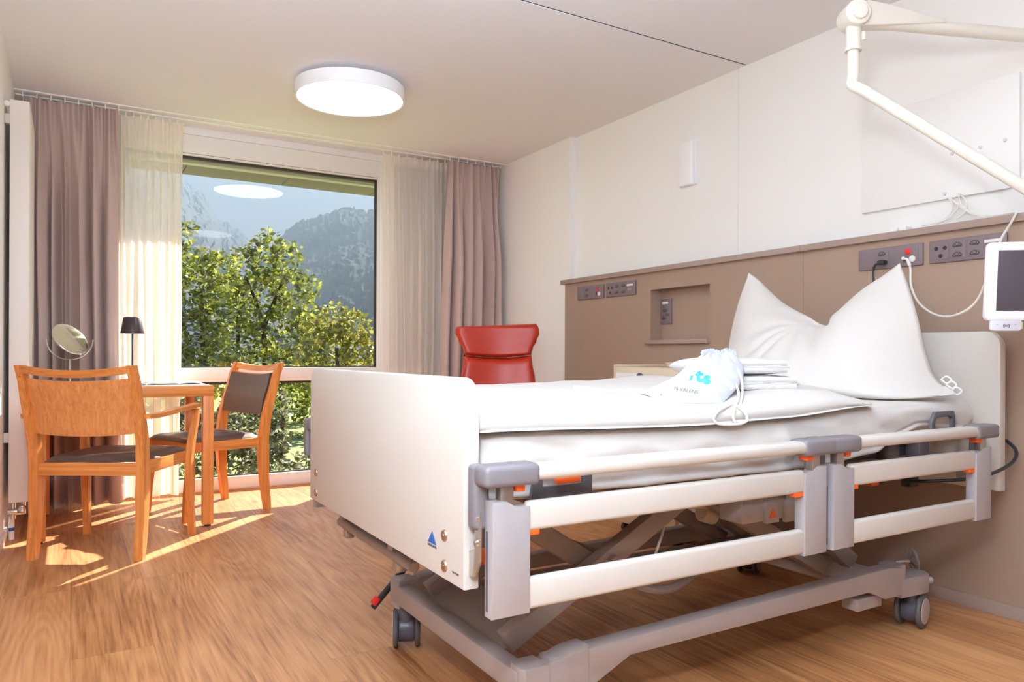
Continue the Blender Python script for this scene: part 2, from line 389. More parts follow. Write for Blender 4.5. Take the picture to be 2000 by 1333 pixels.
def text_bm(txt, size, italic=0.0, ext=0.0006, bold=0.0):
    cu = bpy.data.curves.new('txt', 'FONT'); cu.body = txt; cu.size = size; cu.shear = italic; cu.extrude = ext; cu.offset = bold
    cu.align_x = 'CENTER'; cu.align_y = 'CENTER'
    ob = bpy.data.objects.new('txt', cu); C.objects.link(ob)
    dg = bpy.context.evaluated_depsgraph_get(); me = bpy.data.meshes.new_from_object(ob.evaluated_get(dg))
    mb = MB(); mb.bm.from_mesh(me)
    bpy.data.objects.remove(ob); bpy.data.meshes.remove(me)
    return mb
def lerp(a, b, t): return a + (b - a) * t
def interp(tab, x):
    if x <= tab[0][0]: return tab[0][1]
    for (a, b), (c, d) in zip(tab, tab[1:]):
        if x <= c: 
            t = (x - a) / (c - a); t = t * t * (3 - 2 * t); return b + (d - b) * t
    return tab[-1][1]
def polyat(P, t):
    L = [0]
    for a, b in zip(P, P[1:]): L.append(L[-1] + (b - a).length)
    s = t * L[-1]
    for i in range(len(P) - 1):
        if s <= L[i + 1] + 1e-9: return P[i].lerp(P[i + 1], (s - L[i]) / max(1e-9, L[i + 1] - L[i]))
    return P[-1].copy()
def coons(top, bot, left, right):
    T, B, Lf, R = [catmull([Vector(p) for p in q], 8) for q in (top, bot, left, right)]
    def f(s, t):     # s left->right, t bottom->top
        return (B_(s) * (1 - t) + T_(s) * t + L_(t) * (1 - s) + R_(t) * s
                - (B[0] * (1 - s) * (1 - t) + B[-1] * s * (1 - t) + T[0] * (1 - s) * t + T[-1] * s * t))
    B_ = lambda s: polyat(B, s); T_ = lambda s: polyat(T, s); L_ = lambda s: polyat(Lf, s); R_ = lambda s: polyat(R, s)
    return f

# ================================================================== THE ROOM
CEIL = 2.5; XL = -0.295; XW = 3.075; XN = 3.028; XB = 2.955; YW = 5.475; YBK = -1.9
struct('floor', MB().box(XL, 3.3, YBK, YW + 0.02, -0.1, 0), 'floor', False)
YJ = 2.757
struct('ceiling', MB().box(XL - .1, 3.3, YJ + .006, YW, CEIL, CEIL + .06), 'ceiling', False)
struct('ceiling', MB().box(XL - .1, 3.3, YBK, YJ - .006, CEIL, CEIL + .06), 'ceiling', False)
struct('ceiling_joint_shade', MB().box(XL - .1, 3.3, YJ - .0058, YJ + .0058, CEIL + .003, CEIL + .06), 'dark', False)  # dark strip set into the ceiling joint, colour standing in for its shade
struct('wall_left', MB().box(XL - .12, XL, YBK, YW + .2, -.1, 2.7), 'wall', False)
struct('wall_back', MB().box(XL, 3.3, YBK - .1, YBK, -.1, 2.7), 'greyframe', False)
struct('wall_right', MB().box(XN, 3.3, 4.305, YW + .2, -.1, 2.7), 'wall', False)
struct('wall_right', MB().box(XW, 3.3, 2.811, 4.305, -.1, 2.7), 'panel', False)
struct('wall_right', MB().box(XW, 3.3, YBK, 2.809, -.1, 2.7), 'panel', False)
struct('baseboard_left', MB().box(XL, XL + .012, YBK, 5.2, 0, .06, .003), 'frame')
# brown service wall with a recessed niche
YE = 4.262; RZ = 1.448
nY0, nY1, nZ0, nZ1 = 2.897, 3.371, 1.036, 1.346
bw = MB()
bw.box(XB, XW, nY1, YE, 0, RZ); bw.box(XB, XW, 2.3045, nY0, 0, RZ); bw.box(XB, XW, nY0, nY1, 0, nZ0); bw.box(XB, XW, nY0, nY1, nZ1, RZ)
struct('wall_headboard', bw, 'brown', False)
struct('wall_headboard', MB().box(XB, XW, YBK, 2.3025, 0, RZ), 'brown', False)
struct('wall_niche', MB().box(XW - .035, XW, nY0, nY1, nZ0, nZ1), 'brown', False)
struct('trim_2', MB().box(XB - .025, XW, nY0, nY1 + .03, nZ0 - .012, nZ0 + .012, .002), 'brown_dark')
struct('trim_3', MB().box(XB - .024, XW, 2.304, YE + .026, RZ, RZ + .029, .002), 'brown_dark')
struct('trim_4', MB().box(XB - .024, XW, YBK, 2.302, RZ, RZ + .029, .002), 'brown_dark')
struct('baseboard_right', MB().box(XB - .008, XB, YBK, YE, 0, .052, .002), 'brown_dark')
# window wall
FZ0, FZ1, TZ0, TZ1, HZ = 0.0, 0.094, 0.76, 0.858, 2.311
struct('wall_window', MB().box(XL, .235, YW, YW + .2, -.1, 2.7), 'wall', False)
struct('wall_window', MB().box(2.72, XN + .01, YW, YW + .2, -.1, 2.7), 'wall', False)
win = sempty('window_1', (1.2, YW, 0))
fr = MB()
fr.box(.235, 2.72, YW, YW + .07, HZ, CEIL, .002); fr.box(.235, 2.72, YW, YW + .07, 0.003, FZ1, .003); fr.box(.235, 2.72, YW, YW + .07, TZ0, TZ1, .003)
fr.box(.235, .285, YW - .001, YW + .07, 0, CEIL, .002); fr.box(2.036, 2.17, YW - .001, YW + .07, 0.003, CEIL, .002); fr.box(2.66, 2.72, YW - .001, YW + .07, 0, CEIL, .002)
build('window_frame', fr, 'frame', win)
b_ = MB(); b_.box(.285, 2.036, YW - .010, YW + .001, HZ + .012, CEIL - .052, .001); b_.box(.285, 2.17, YW - .010, YW + .001, CEIL - .050, CEIL, .001); b_.box(.285, 2.036, YW - .004, YW, .01, .062, .002); b_.box(.285, 2.036, YW - .004, YW, TZ0 + .018, TZ1 - .02, .002)
build('frame_profile', b_, 'frame', win)
build('sill_strip', MB().box(.235, 2.72, YW - .022, YW - .004, 0, .003), 'oakx', win, False)
g = MB()
for (a, b2, c, d) in ((.285, 2.036, TZ1, HZ), (.285, 2.036, FZ1, TZ0)):
    g.box(a, b2, YW + .03, YW + .05, d - .016, d); g.box(b2 - .014, b2, YW + .03, YW + .05, c, d); g.box(a, a + .014, YW + .03, YW + .05, c, d); g.box(a, b2, YW + .035, YW + .05, c, c + .008)
build('gasket', g, 'gasket', win, False)
build('glass_pane', MB().quad((.285, YW + .045, TZ1), (2.036, YW + .045, TZ1), (2.036, YW + .045, HZ), (.285, YW + .045, HZ)), 'glass', win, False)
build('glass_pane', MB().quad((.285, YW + .045, FZ1), (2.036, YW + .045, FZ1), (2.036, YW + .045, TZ0), (.285, YW + .045, TZ0)), 'glass', win, False)
win2 = sempty('window_2', (2.4, YW, 0))
build('shutter_panel', MB().box(2.17, 2.66, YW + .09, YW + .12, .09, HZ), 'grey_alu', win2, False)
build('glass_pane', MB().quad((2.17, YW + .045, FZ1), (2.66, YW + .045, FZ1), (2.66, YW + .045, HZ), (2.17, YW + .045, HZ)), 'glass', win2, False)
# outside head of the window and roof overhang
struct('trim_5', MB().box(-2, 5, YW + .072, YW + .125, 2.292, 2.5, .004), 'grey_alu')
struct('trim_6', MB().box(-2, 5, YW + .13, YW + .2, 2.286, 2.5, .004), 'light_alu')
so = MB()
for i in range(-3, 7): so.box(-.02 + i * .72, -.02 + (i + 1) * .72 - .006, YW + .205, YW + .52, 2.29, 2.31, .001)
struct('trim_7', so, 'soffit')
struct('roof_overhang', MB().box(-3, 6, YW, YW + .53, 2.32, 2.8), 'soffit', False)
# curtain track
struct('trim_8', MB().box(XL, XN, 5.20, 5.245, CEIL - .006, CEIL + .001, .001), 'frame')
struct('trim_9', MB().box(XL, XN, 5.30, 5.335, CEIL - .006, CEIL + .001, .001), 'frame')

# ================================================================== CURTAINS
def curtain(name, x0t, x1t, x0b, x1b, y, folds, amp, mat, label, group, tape=False, seed=0, zb=.03, zt=2.485, lean=None, nx=220):
    rnd = random.Random(seed); ph = [rnd.uniform(0, 6.3) for _ in range(6)]
    bumps = []; x = 0
    ws = [rnd.uniform(.6, 1.5) for _ in range(folds)]; tot = sum(ws); acc = [0]
    for w in ws: acc.append(acc[-1] + w / tot)
    amps = [rnd.uniform(.65, 1.1) for _ in range(folds)]
    def f(s, t):
        tt = t ** 0.8
        for i in range(folds):
            if s <= acc[i + 1] or i == folds - 1: break
        q = (s - acc[i]) / (acc[i + 1] - acc[i])
        big = (0.5 - 0.5 * math.cos(2 * PI * q)) ** 0.75 * amps[i]
        small = 0.5 + 0.5 * math.sin(s * folds * 9 + ph[0] + 2 * math.sin(s * 7))
        k = min(1, (1 - t) * 3.2)          # gathered at the heading
        d = lerp(small * .35, big, k)
        xx = lerp(lerp(x0b, x1b, s), lerp(x0t, x1t, s), tt) + 0.012 * math.sin(s * folds * 6.28 + ph[1]) * k
        xx += 0.006 * math.sin(9 * t + s * 12 + ph[2]) * (1 - t)
        yy = y - amp * (d - .5) + .008 * math.sin(5 * t + s * 20 + ph[3])
        z = lerp(zb + .006 * math.sin(s * 20 + ph[4]), zt - .008 * abs(math.sin(s * folds * PI)), t)
        return Vector((xx, yy, z))
    root = thing(name, ((x0b + x1b) / 2, y, 0), label, 'curtain', group)
    mb = MB(); mb.grid(f, nx, 26)
    build('curtain_cloth', mb, mat, root, recalc=False, angle=3)
    for i in range(folds + 1):
        p = f(i / folds * .998 + .001, 1); build('curtain_hook', MB().cyl((p.x, y, zt - .02), (p.x, y, CEIL), .003, n=8), 'frame', root)
    if tape:
        mb = MB(); mb.grid(lambda s, t: f(s, .972 + t * .024) + Vector((0, -.002, 0)), nx, 2)
        build('heading_tape', mb, mat, root, recalc=False, angle=3)
    return root
curtain('taupe_curtain', -.255, .245, -.235, .275, 5.225, 7, .115, 'drape', 'taupe floor-length drape hanging in the corner behind the radiator', 'taupe drapes', seed=3)
curtain('taupe_curtain', 2.53, 2.985, 2.44, 2.975, 5.225, 6, .115, 'drape', 'taupe floor-length drape behind the red armchair', 'taupe drapes', seed=11)
curtain('sheer_curtain', .25, .632, .27, .618, 5.325, 9, .05, 'sheer', 'sunlit sheer white curtain behind the black table lamp', 'sheer curtains', True, seed=5)
curtain('sheer_curtain', 2.02, 2.60, 2.06, 2.58, 5.325, 9, .05, 'sheer', 'sheer white curtain between the big pane and the drape by the red armchair', 'sheer curtains', True, seed=8)

# ================================================================== LIGHT FITTINGS
def ceiling_lamp(x, y, label, dm='diffuser'):
    t = thing('ceiling_lamp', (x, y, CEIL), label, 'lamp', 'round ceiling lamps')
    zb, zt, r = 2.405, 2.478, .305
    build('lamp_body', MB().lathe([(r - .012, zb + .004), (r - .006, zb), (r, zb), (r, zt), (r - .004, zt + .002), (0, zt + .002)], (x, y, 0), 72), 'lampbody', t)
    build('lamp_diffuser', MB().lathe([(0, zb + .002), (r - .03, zb + .002), (r - .011, zb + .003), (r - .012, zb + .02), (0, zb + .02)], (x, y, 0), 72), dm, t)
    build('mounting_plate', MB().lathe([(0, zt), (.2, zt), (.2, CEIL), (0, CEIL)], (x, y, 0), 48), 'lampbody', t)
    return t
ceiling_lamp(1.36, 4.11, 'round white ceiling lamp glowing near the window')
ceiling_lamp(1.40, 1.39, 'round white ceiling lamp reflected in the lower left of the big pane', 'diffuser_dim')

# ================================================================== RADIATOR
t = thing('radiator', (-.23, 4.8, .2), 'tall white vertical radiator beside the taupe corner drape', 'radiator')
build('radiator_panel', MB().box(-.272, -.188, 4.5, 5.05, .2, 2.235, .004), 'radiator', t)
gg = MB()
for k in range(7): gg.box(-.189, -.186, 4.52 + k * .075, 4.58 + k * .075, .23, 2.2, .002)
build('front_ribs', gg, 'radiator', t)
build('air_vent', MB().cyl((-.283, 4.47, 2.205), (-.283, 4.52, 2.205), .014, bev=.003).cyl((-.283, 4.462, 2.205), (-.283, 4.475, 2.205), .009), 'frame', t)
for q in ((4.53, 2.12), (4.95, .5), (4.53, .5)): build('wall_bracket', MB().box(XL, -.25, q[0], q[0] + .04, q[1], q[1] + .05, .003), 'radiator', t)
build('valve', MB().cyl((-.255, 4.55, .2), (-.255, 4.55, .11), .012).cyl((-.275, 4.53, .15), (-.235, 4.53, .15), .014).cyl((-.21, 4.56, .2), (-.21, 4.56, .13), .01).cyl((-.215, 4.5, .165), (-.215, 4.55, .165), .017, bev=.003).cyl((-.255, 4.55, .135), (-.205, 4.56, .135), .009), 'chrome', t)
build('supply_pipe', MB().cyl((-.262, 4.58, .0), (-.262, 4.58, .12), .013), 'frame', t)
build('pipe_marking', MB().cyl((-.262, 4.58, .045), (-.262, 4.58, .062), .0136), 'blue', t)

# ================================================================== CHAIRS
def chair(armrests, root):
    hw = .268; lt = .042                       # half width outside, leg thickness
    def leg_curve(sx, pts, w0=.042, d0=.04):
        mb = MB(); prev = None
        def ring(p, w, d): return [mb.bm.verts.new((p[0] + a * w / 2, p[1] + b * d / 2, p[2])) for a, b in ((-1, -1), (1, -1), (1, 1), (-1, 1))]
        R = [ring(p, w, d) for p, w, d in pts]
        for A, B in zip(R, R[1:]):
            for k in range(4): mb.bm.faces.new((A[k], A[(k + 1) % 4], B[(k + 1) % 4], B[k]))
        mb.bm.faces.new(R[0][::-1]); mb.bm.faces.new(R[-1])
        es = [e for e in mb.bm.edges if abs(e.verts[0].co.z - e.verts[1].co.z) > .02]
        bmesh.ops.bevel(mb.bm, geom=es, offset=.004, segments=2, affect='EDGES')
        return mb
    rx = hw - lt / 2
    yb = -.245
    prof = [(0, yb - .012), (.2, yb + .012), (.40, yb + .02), (.5, yb + .012), (.65, yb - .02), (.80, yb - .062), (.905, yb - .10)]
    def yat(z): return interp(prof, z)
    zs = [0.0, .1, .2, .3, .4, .46, .55, .65, .75, .83, .902]
    for sx in (-1, 1):
        pts = [((sx * (rx + .004 * (z > .5)), yat(z), z), lt if z < .5 else lerp(lt, .038, (z - .5) / .4), lerp(.036, .062, min(1, z / .35)) if z < .4 else lerp(.062, .04, (z - .4) / .5)) for z in zs]
        build('leg', leg_curve(sx, pts), 'oakz', root, world=False)
    # curved top rail and back panel between the uprights
    def back_y(x, z, dip): return yat(z) - dip * (1 - (x / rx) ** 2)
    def curved(z0, z1, zdip0, zdip1, dip, th, nx=24, nz=6, x0=-rx, x1=rx, offs=0):
        mb = MB()
        def face(sgn):
            def f(s, t):
                x = lerp(x0, x1, s); e = 1 - (x / rx) ** 2
                z = lerp(z0 - zdip0 * e, z1 - zdip1 * e, t)
                return Vector((x, back_y(x, z, dip) + sgn * th / 2 + offs, z))
            return f
        A = mb.grid(face(-1), nx, nz); B = mb.grid(face(1), nx, nz)
        bm = mb.bm
        for i in range(nx):
            bm.faces.new((A[i][0], B[i][0], B[i + 1][0], A[i + 1][0])); bm.faces.new((A[i][nz], A[i + 1][nz], B[i + 1][nz], B[i][nz]))
        for j in range(nz):
            bm.faces.new((A[0][j], A[0][j + 1], B[0][j + 1], B[0][j])); bm.faces.new((A[nx][j], B[nx][j], B[nx][j + 1], A[nx][j + 1]))
        return mb
    build('top_rail', curved(.868, .902, .022, .022, .034, .034, nz=2), 'oakx', root, world=False)
    build('back_panel', curved(.588, .846, .014, .016, .034, .014), 'oakpanel', root, world=False)
    bp = curved(.595, .84, .014, .016, .03, .03, offs=.022, x0=-rx + .02, x1=rx - .02)
    build('back_cushion', bp, 'leather', root, world=False)
    # seat frame
    fh0, fh1 = .388, .445
    xf = rx + (.03 if armrests else -.01); yf = .225
    build('seat_rail', MB().box(-rx + .01, rx - .01, yb - .005, yb + .022, fh0, fh1, .002), 'oakx', root, world=False)
    build('seat_rail', MB().box(-xf + .03, xf - .03, yf - .02, yf + .012, fh0, fh1, .002), 'oakx', root, world=False)
    for sx in (-1, 1): build('seat_rail', MB().beam((sx * (rx - .008), yb, (fh0 + fh1) / 2), (sx * (xf - .028), yf, (fh0 + fh1) / 2), .026, fh1 - fh0, .002), 'oaky', root, world=False)
    # cushion
    mb = MB()
    def cush(up):
        def f(s, t):
            a = (s * 2 - 1); b = (t * 2 - 1)
            wx = lerp(rx - .022, xf - .012 if not armrests else xf - .03, t); y = lerp(yb + .028, yf + .03, t)
            e = (1 - abs(a) ** 8) * (1 - abs(b) ** 8); e = max(0, e) ** .45
            cr = 1 - .03 * b * b * 0
            rad = .985 if abs(a) > .9 and abs(b) > .9 else 1
            z = .447 + (.027 * e + .006 * (1 - a * a) * (1 - b * b)) * (1 if up else 0) - (.0 if up else .002 * e)
            return Vector((a * wx * rad * cr, (y - (yb + yf) / 2) * rad + (yb + yf) / 2, z))
        return f
    mb.grid(cush(True), 24, 24); mb.grid(cush(False), 24, 24); bmesh.ops.remove_doubles(mb.bm, verts=mb.bm.verts, dist=1e-5)
    build('seat', mb, 'leather', root, world=False)
    # front legs
    for sx in (-1, 1):
        if armrests:
            zz = [0, .1, .2, .3, .4, .5, .6, .665]
            pr = [(0, yf + .02, .03), (.25, yf + .0, .038), (.42, yf - .008, .042), (.665, yf + .035, .034)]
            pts = [((sx * (xf + interp([(0, .0), (.3, -.008), (.665, .012)], z)), interp([(a, b) for a, b, c in pr], z), z), .034, interp([(a, c) for a, b, c in pr], z)) for z in zz]
            build('leg', leg_curve(sx, pts), 'oakz', root, world=False)
            ar = MB(); P0 = [(sx * (rx + .032), yb - .02, .665), (sx * (rx + .036), yb + .1, .664), (sx * (rx + .042), yb + .28, .673), (sx * (xf + .014), yf + .055, .684)]
            rings = []
            pts = catmull([Vector(p) for p in P0], 6)
            for p in pts: rings.append([ar.bm.verts.new(p + Vector((a * .021, 0, b * .0105))) for a, b in ((-1, -1), (1, -1), (1, 1), (-1, 1))])
            for A, B in zip(rings, rings[1:]):
                for k in range(4): ar.bm.faces.new((A[k], A[(k + 1) % 4], B[(k + 1) % 4], B[k]))
            ar.bm.faces.new(rings[0][::-1]); ar.bm.faces.new(rings[-1])
            build('armrest', ar, 'oaky', root, world=False)
        else:
            zz = [0, .15, .3, .4, .445]
            pts = [((sx * (xf - .006), yf + interp([(0, .028), (.4, 0)], z), z), .034, interp([(0, .028), (.4, .042)], z)) for z in zz]
            build('leg', leg_curve(sx, pts), 'oakz', root, world=False)
a1 = thing('wooden_armchair', (.190, 4.182, 0), 'orange oak chair with armrests and brown seat, its back to the camera at the table', 'chair', rz=math.radians(-30.3)); chair(True, a1)
a2 = thing('wooden_chair', (.715, 4.854, 0), 'orange oak chair without armrests, brown padded back, before the window', 'chair', rz=math.radians(109.8)); chair(False, a2)

# ================================================================== TABLE AND THINGS ON IT
t = thing('table', (.26, 4.79, 0), 'square-legged oak table with grey top in the window corner', 'table')
TX0, TX1, TY0, TY1, TT = -.165, .68, 4.385, 5.165, .782
build('tabletop', MB().box(TX0, TX1, TY0, TY1, .722, TT - .003, .002), 'oakx', t)
build('laminate_inlay', MB().box(TX0 + .012, TX1 - .012, TY0 + .012, TY1 - .012, TT - .003, TT, .0005), 'tabletop', t)
for x in (TX0, TX1 - .056):
    for y in (TY0, TY1 - .056):
        build('leg', MB().box(x, x + .056, y, y + .056, .012, .722, .002), 'oakz', t)
        build('foot_glide', MB().box(x + .012, x + .044, y + .012, y + .044, 0, .012), 'black', t)
t = thing('table_lamp', (.312, 4.98, TT), 'slim black table lamp with small tapered shade', 'lamp')
lx, ly = .312, 4.98
build('lamp_base', MB().lathe([(0, TT), (.055, TT), (.055, TT + .006), (.05, TT + .01), (.012, TT + .014), (0, TT + .014)], (lx, ly, 0), 40), 'lampblack', t)
build('pole', MB().cyl((lx, ly, TT + .01), (lx, ly, 1.16), .0052, n=16), 'lampblack', t)
build('lamp_shade', MB().lathe([(.0655, 1.073), (.0485, 1.168), (.045, 1.172), (0, 1.172), (0, 1.169), (.044, 1.168), (.0635, 1.075), (.0655, 1.073)], (lx, ly, 0), 48), 'lampblack', t)
t = thing('vanity_mirror', (-.01, 4.80, TT), 'round chrome tilting cosmetic mirror on a stem, behind the armchair back', 'mirror')
mx, my = -.009, 4.80; mz = 1.033
vd = Vector((mx, my, mz - CAMH)).normalized(); vr = vd.cross(UP).normalized()
nrm = (vd * -.60 + (vr * .69 + UP * .72) * .80).normalized()
build('mirror_base', MB().lathe([(0, TT), (.065, TT), (.065, TT + .005), (.02, TT + .014), (.006, TT + .02), (0, TT + .02)], (mx, my, 0), 40), 'chrome', t)
build('pole', MB().cyl((mx, my, TT + .01), (mx, my, mz - .112), .006, n=16), 'chrome', t)
fk = MB(); sd = vr
fk.tube([Vector((mx, my, mz)) + sd * (math.cos(a) * .112) + UP * (math.sin(a) * .112) for a in [PI + k * PI / 12 for k in range(13)]], .003, 8)
build('fork', fk, 'chrome', t)
build('mirror_frame', MB().lathe([(0, -.012), (.07, -.010), (.100, -.004), (.1035, .002), (.102, .006), (.098, .007)], (mx, my, mz), 56, nrm), 'chrome', t)
build('mirror_glass', MB().lathe([(0, .0045), (.099, .0045), (.099, .003), (0, .002)], (mx, my, mz), 56, nrm), 'mirror', t)
t = thing('brochure', (.50, 4.70, TT), 'open white brochure lying on the grey table top', 'brochure')
mb = MB()
mb.grid(lambda s, tt: Vector((lerp(.36, .52, s) + .05 * tt, lerp(4.55, 4.78, tt), TT + .002 + .014 * math.sin(PI * s) ** .8 * (1 - .3 * tt))), 14, 4)
mb.grid(lambda s, tt: Vector((lerp(.52, .64, s) + .03 * tt, lerp(4.55, 4.78, tt), TT + .002 + .006 * math.sin(PI * s))), 10, 4)
ob = build('page', mb, 'paper', t, recalc=False); md = ob.modifiers.new('s', 'SOLIDIFY'); md.thickness = .003; md.offset = 1
mb = MB(); mb.grid(lambda s, tt: Vector((lerp(.28, .37, s), lerp(4.52, 4.68, tt), TT + .002 + .012 * s)), 6, 4)
ob = build('cover', mb, 'greyframe', t, recalc=False); md = ob.modifiers.new('s', 'SOLIDIFY'); md.thickness = .002; md.offset = 1

# ================================================================== RED ARMCHAIR
cc = Vector((2.42, 4.24, 0)); ang = math.atan2(-.51, .86) + .12
t = thing('red_armchair', (cc.x, cc.y, 0), 'red leather wing-back armchair in the corner between bed and drape', 'armchair', rz=ang)
# local frame: +x right, -y towards the viewer (front)
outl = [(0, .28), (.45, .27), (.72, .262), (.80, .250), (.90, .234), (.965, .228), (1.0, .238), (1.05, .264), (1.10, .284), (1.14, .284), (1.17, .28)]
def wid(z): return interp(outl, z)
def shell(z0, z1, y0, th, name, crease):
    mb = MB(); nx, nz = 30, 34
    def prof(sgn):
        def f(s, tt):
            z = lerp(z0, z1, tt); a = s * 2 - 1
            w = wid(z) * (1 - .07 * max(0, (tt - .8) / .2) ** 3 * (1 if z1 > 1.1 else 0))
            edge = (max(0, 1 - abs(a) ** 5)) ** .5
            endt = min(1, (1 - tt) * 14) ** .5 * min(1, tt * 14) ** .5
            lean = .14 * (z - .45)
            wing = -.055 * a * a * (1 if z > .6 else .3)
            zz = z - crease * (1 - a * a) * ((1 - tt) ** 2 if z1 > 1.1 else tt ** 4)
            if z1 > 1.1 and tt > .9: zz += .012 * a * (tt - .9) * 10
            return Vector((a * w, y0 + lean + wing + sgn * th * edge * endt, zz))
        return f
    A = mb.grid(prof(-1), nx, nz); B = mb.grid(prof(.8), nx, nz)
    bmesh.ops.remove_doubles(mb.bm, verts=mb.bm.verts, dist=1e-4)
    return build(name, mb, 'redleather', t, world=False, angle=1.2)
shell(.957, 1.158, .10, .05, 'headrest', .018)
shell(.40, .955, .10, .052, 'backrest', .018)
mb = MB()
def seatf(up):
    def f(s, q):
        a, b = s * 2 - 1, q * 2 - 1
        e = max(0, (1 - abs(a) ** 6) * (1 - abs(b) ** 6)) ** .4
        return Vector((a * .25, -.14 + b * .27, .36 + (.09 if up else -.06) * e))
    return f
mb.grid(seatf(True), 20, 20); mb.grid(seatf(False), 20, 20); bmesh.ops.remove_doubles(mb.bm, verts=mb.bm.verts, dist=1e-4)
build('seat', mb, 'redleather', t, world=False)
for sx in (-1, 1):
    build('armrest', MB().box(sx * .27 - .035, sx * .27 + .035, -.36, .12, .30, .62, .03, 4), 'redleather', t, world=False)
build('pedestal', MB().cyl((0, -.1, .03), (0, -.1, .30), .03).lathe([(0, 0), (.24, 0), (.24, .012), (.06, .03), (0, .03)], (0, -.1, 0)), 'chrome', t, world=False)

# ================================================================== NIGHTSTAND
t = thing('nightstand', (2.74, 2.95, 0), 'cream bedside cabinet with white lever, behind the bed', 'cabinet')
nx0, nx1, ny0, ny1 = 2.545, 2.935, 2.70, 3.205
build('cabinet_body', MB().box(nx0, nx1, ny0, ny1, .06, .895, .004), 'cream', t)
rim = MB(); rim.box(nx0, nx1, ny1 - .014, ny1, .895, .908, .002); rim.box(nx1 - .014, nx1, ny0, ny1, .895, .918, .002); rim.box(nx0, nx1, ny0, ny0 + .01, .895, .904, .002)
build('top_rim', rim, 'cream', t)
d1 = build('drawer', MB().box(nx0 - .014, nx0, ny0 + .005, ny1 - .03, .72, .868, .003), 'cream', t)
hb = MB().box(nx0 - .055, nx0 - .014, 2.975, 3.12, .832, .866, .006)
build('handle', hb, 'label', d1, world=True)
build('knob', MB().cyl((nx0 - .034, 2.975, .849), (nx0 - .034, 2.95, .849), .017, bev=.003), 'label', d1)
build('knob_collar', MB().cyl((nx0 - .034, 2.951, .849), (nx0 - .034, 2.943, .849), .0185), 'darkgrey', d1)
build('door', MB().box(nx0 - .014, nx0, ny0 + .005, ny1 - .03, .09, .70, .003), 'cream', t)
build('folding_table', MB().box(nx0 - .01, nx1 - .02, ny0 - .07, ny0 - .045, .55, .90, .004), 'cream', t)
for x in (nx0 + .05, nx1 - .12): build('table_hinge', MB().box(x, x + .04, ny0 - .046, ny0, .8, .86, .003), 'cream', t)
for x in (nx0 + .05, nx1 - .05):
    for y in (ny0 + .05, ny1 - .05):
        build('castor', MB().cyl((x, y - .012, .025), (x, y + .012, .025), .025, bev=.003).cyl((x, y, .03), (x, y, .062), .01), 'black', t)
t2 = thing('storage_tray', (2.70, 2.58, .09), 'open white plastic tray hooked on the side of the bedside cabinet', 'tray')
mb = MB()
x0, x1, y0, y1, z0, z1, w = 2.50, 2.86, 2.535, 2.645, .11, .36, .008
mb.box(x0, x1, y0, y1, z0, z0 + w, .003).box(x0, x0 + w, y0, y1, z0, z1, .003).box(x1 - w, x1, y0, y1, z0, z1, .003).box(x0, x1, y1 - w, y1, z0, z1 + .1, .003).box(x0, x1, y0, y0 + w, z0, z0 + .03, .003)
build('tray_body', mb, 'bin', t2)
for x in (x0 + .08, x1 - .12): build('hook', MB().box(x, x + .04, y1 - .002, ny0, z1 + .04, z1 + .09, .002), 'bin', t2)

# ================================================================== THE BED
bed = thing('hospital_bed', (1.75, 1.93, 0), 'white and grey adjustable hospital bed with split side rails on castors', 'bed')
BY0, BY1 = 1.372, 2.518
def rounded(y0, y1, z0, z1, r, n=8):
    P = [(y0, z0), (y1, z0)]
    for k in range(n + 1): a = k / n * PI / 2; P.append((y1 - r + r * math.cos(a), z1 - r + r * math.sin(a)))
    for k in range(n + 1): a = PI / 2 + k / n * PI / 2; P.append((y0 + r + r * math.cos(a), z1 - r + r * math.sin(a)))
    return P
fb = build('footboard', MB().prism(rounded(BY0, BY1, .470, .910, .055), .698, .736, 'x', .004), 'bedwhite', bed)
for y in (1.46, 2.444):
    for z in (.566, .500):
        build('screw_plate', MB().lathe([(0, .004), (.011, .004), (.0125, .002), (.013, 0), (0, 0)], (.698, y, z), 28, (-1, 0, 0)).lathe([(0, .0055), (.004, .0055), (.004, .003), (0, .003)], (.698, y, z), 16, (-1, 0, 0)), 'bronze', fb)
lg = MB(); c0 = (1.524, .548)
lg.prism([(c0[0] + .022, c0[1] - .013), (c0[0] - .022, c0[1] - .013), (c0[0], c0[1] + .014)], .6968, .698, 'x')
build('triangle_logo', lg, 'blue', fb, False)
def wall_text(txt, size, x, y, z, mat, parent, name, italic=0, bold=0.0):   # reads left to right with decreasing Y, on a face looking to -X
    mb = text_bm(txt, size, italic, .0003, bold)
    m = Matrix(((0, 0, -1, x), (-1, 0, 0, y), (0, 1, 0, z), (0, 0, 0, 1)))
    bmesh.ops.transform(mb.bm, matrix=m, verts=mb.bm.verts)
    return build(name, mb, mat, parent, False, recalc=False)
wall_text('STIEGELMEYER', .0072, .6974, 1.524, .529, 'ink', fb, 'logo_lettering')
wall_text('561.045.205', .0062, .6974, 1.406, .497, 'ink', fb, 'serial_lettering')
build('headboard', MB().prism(rounded(BY0, BY1, .484, 1.05, .055), 2.815, 2.853, 'x', .004), 'bedwhite', bed)
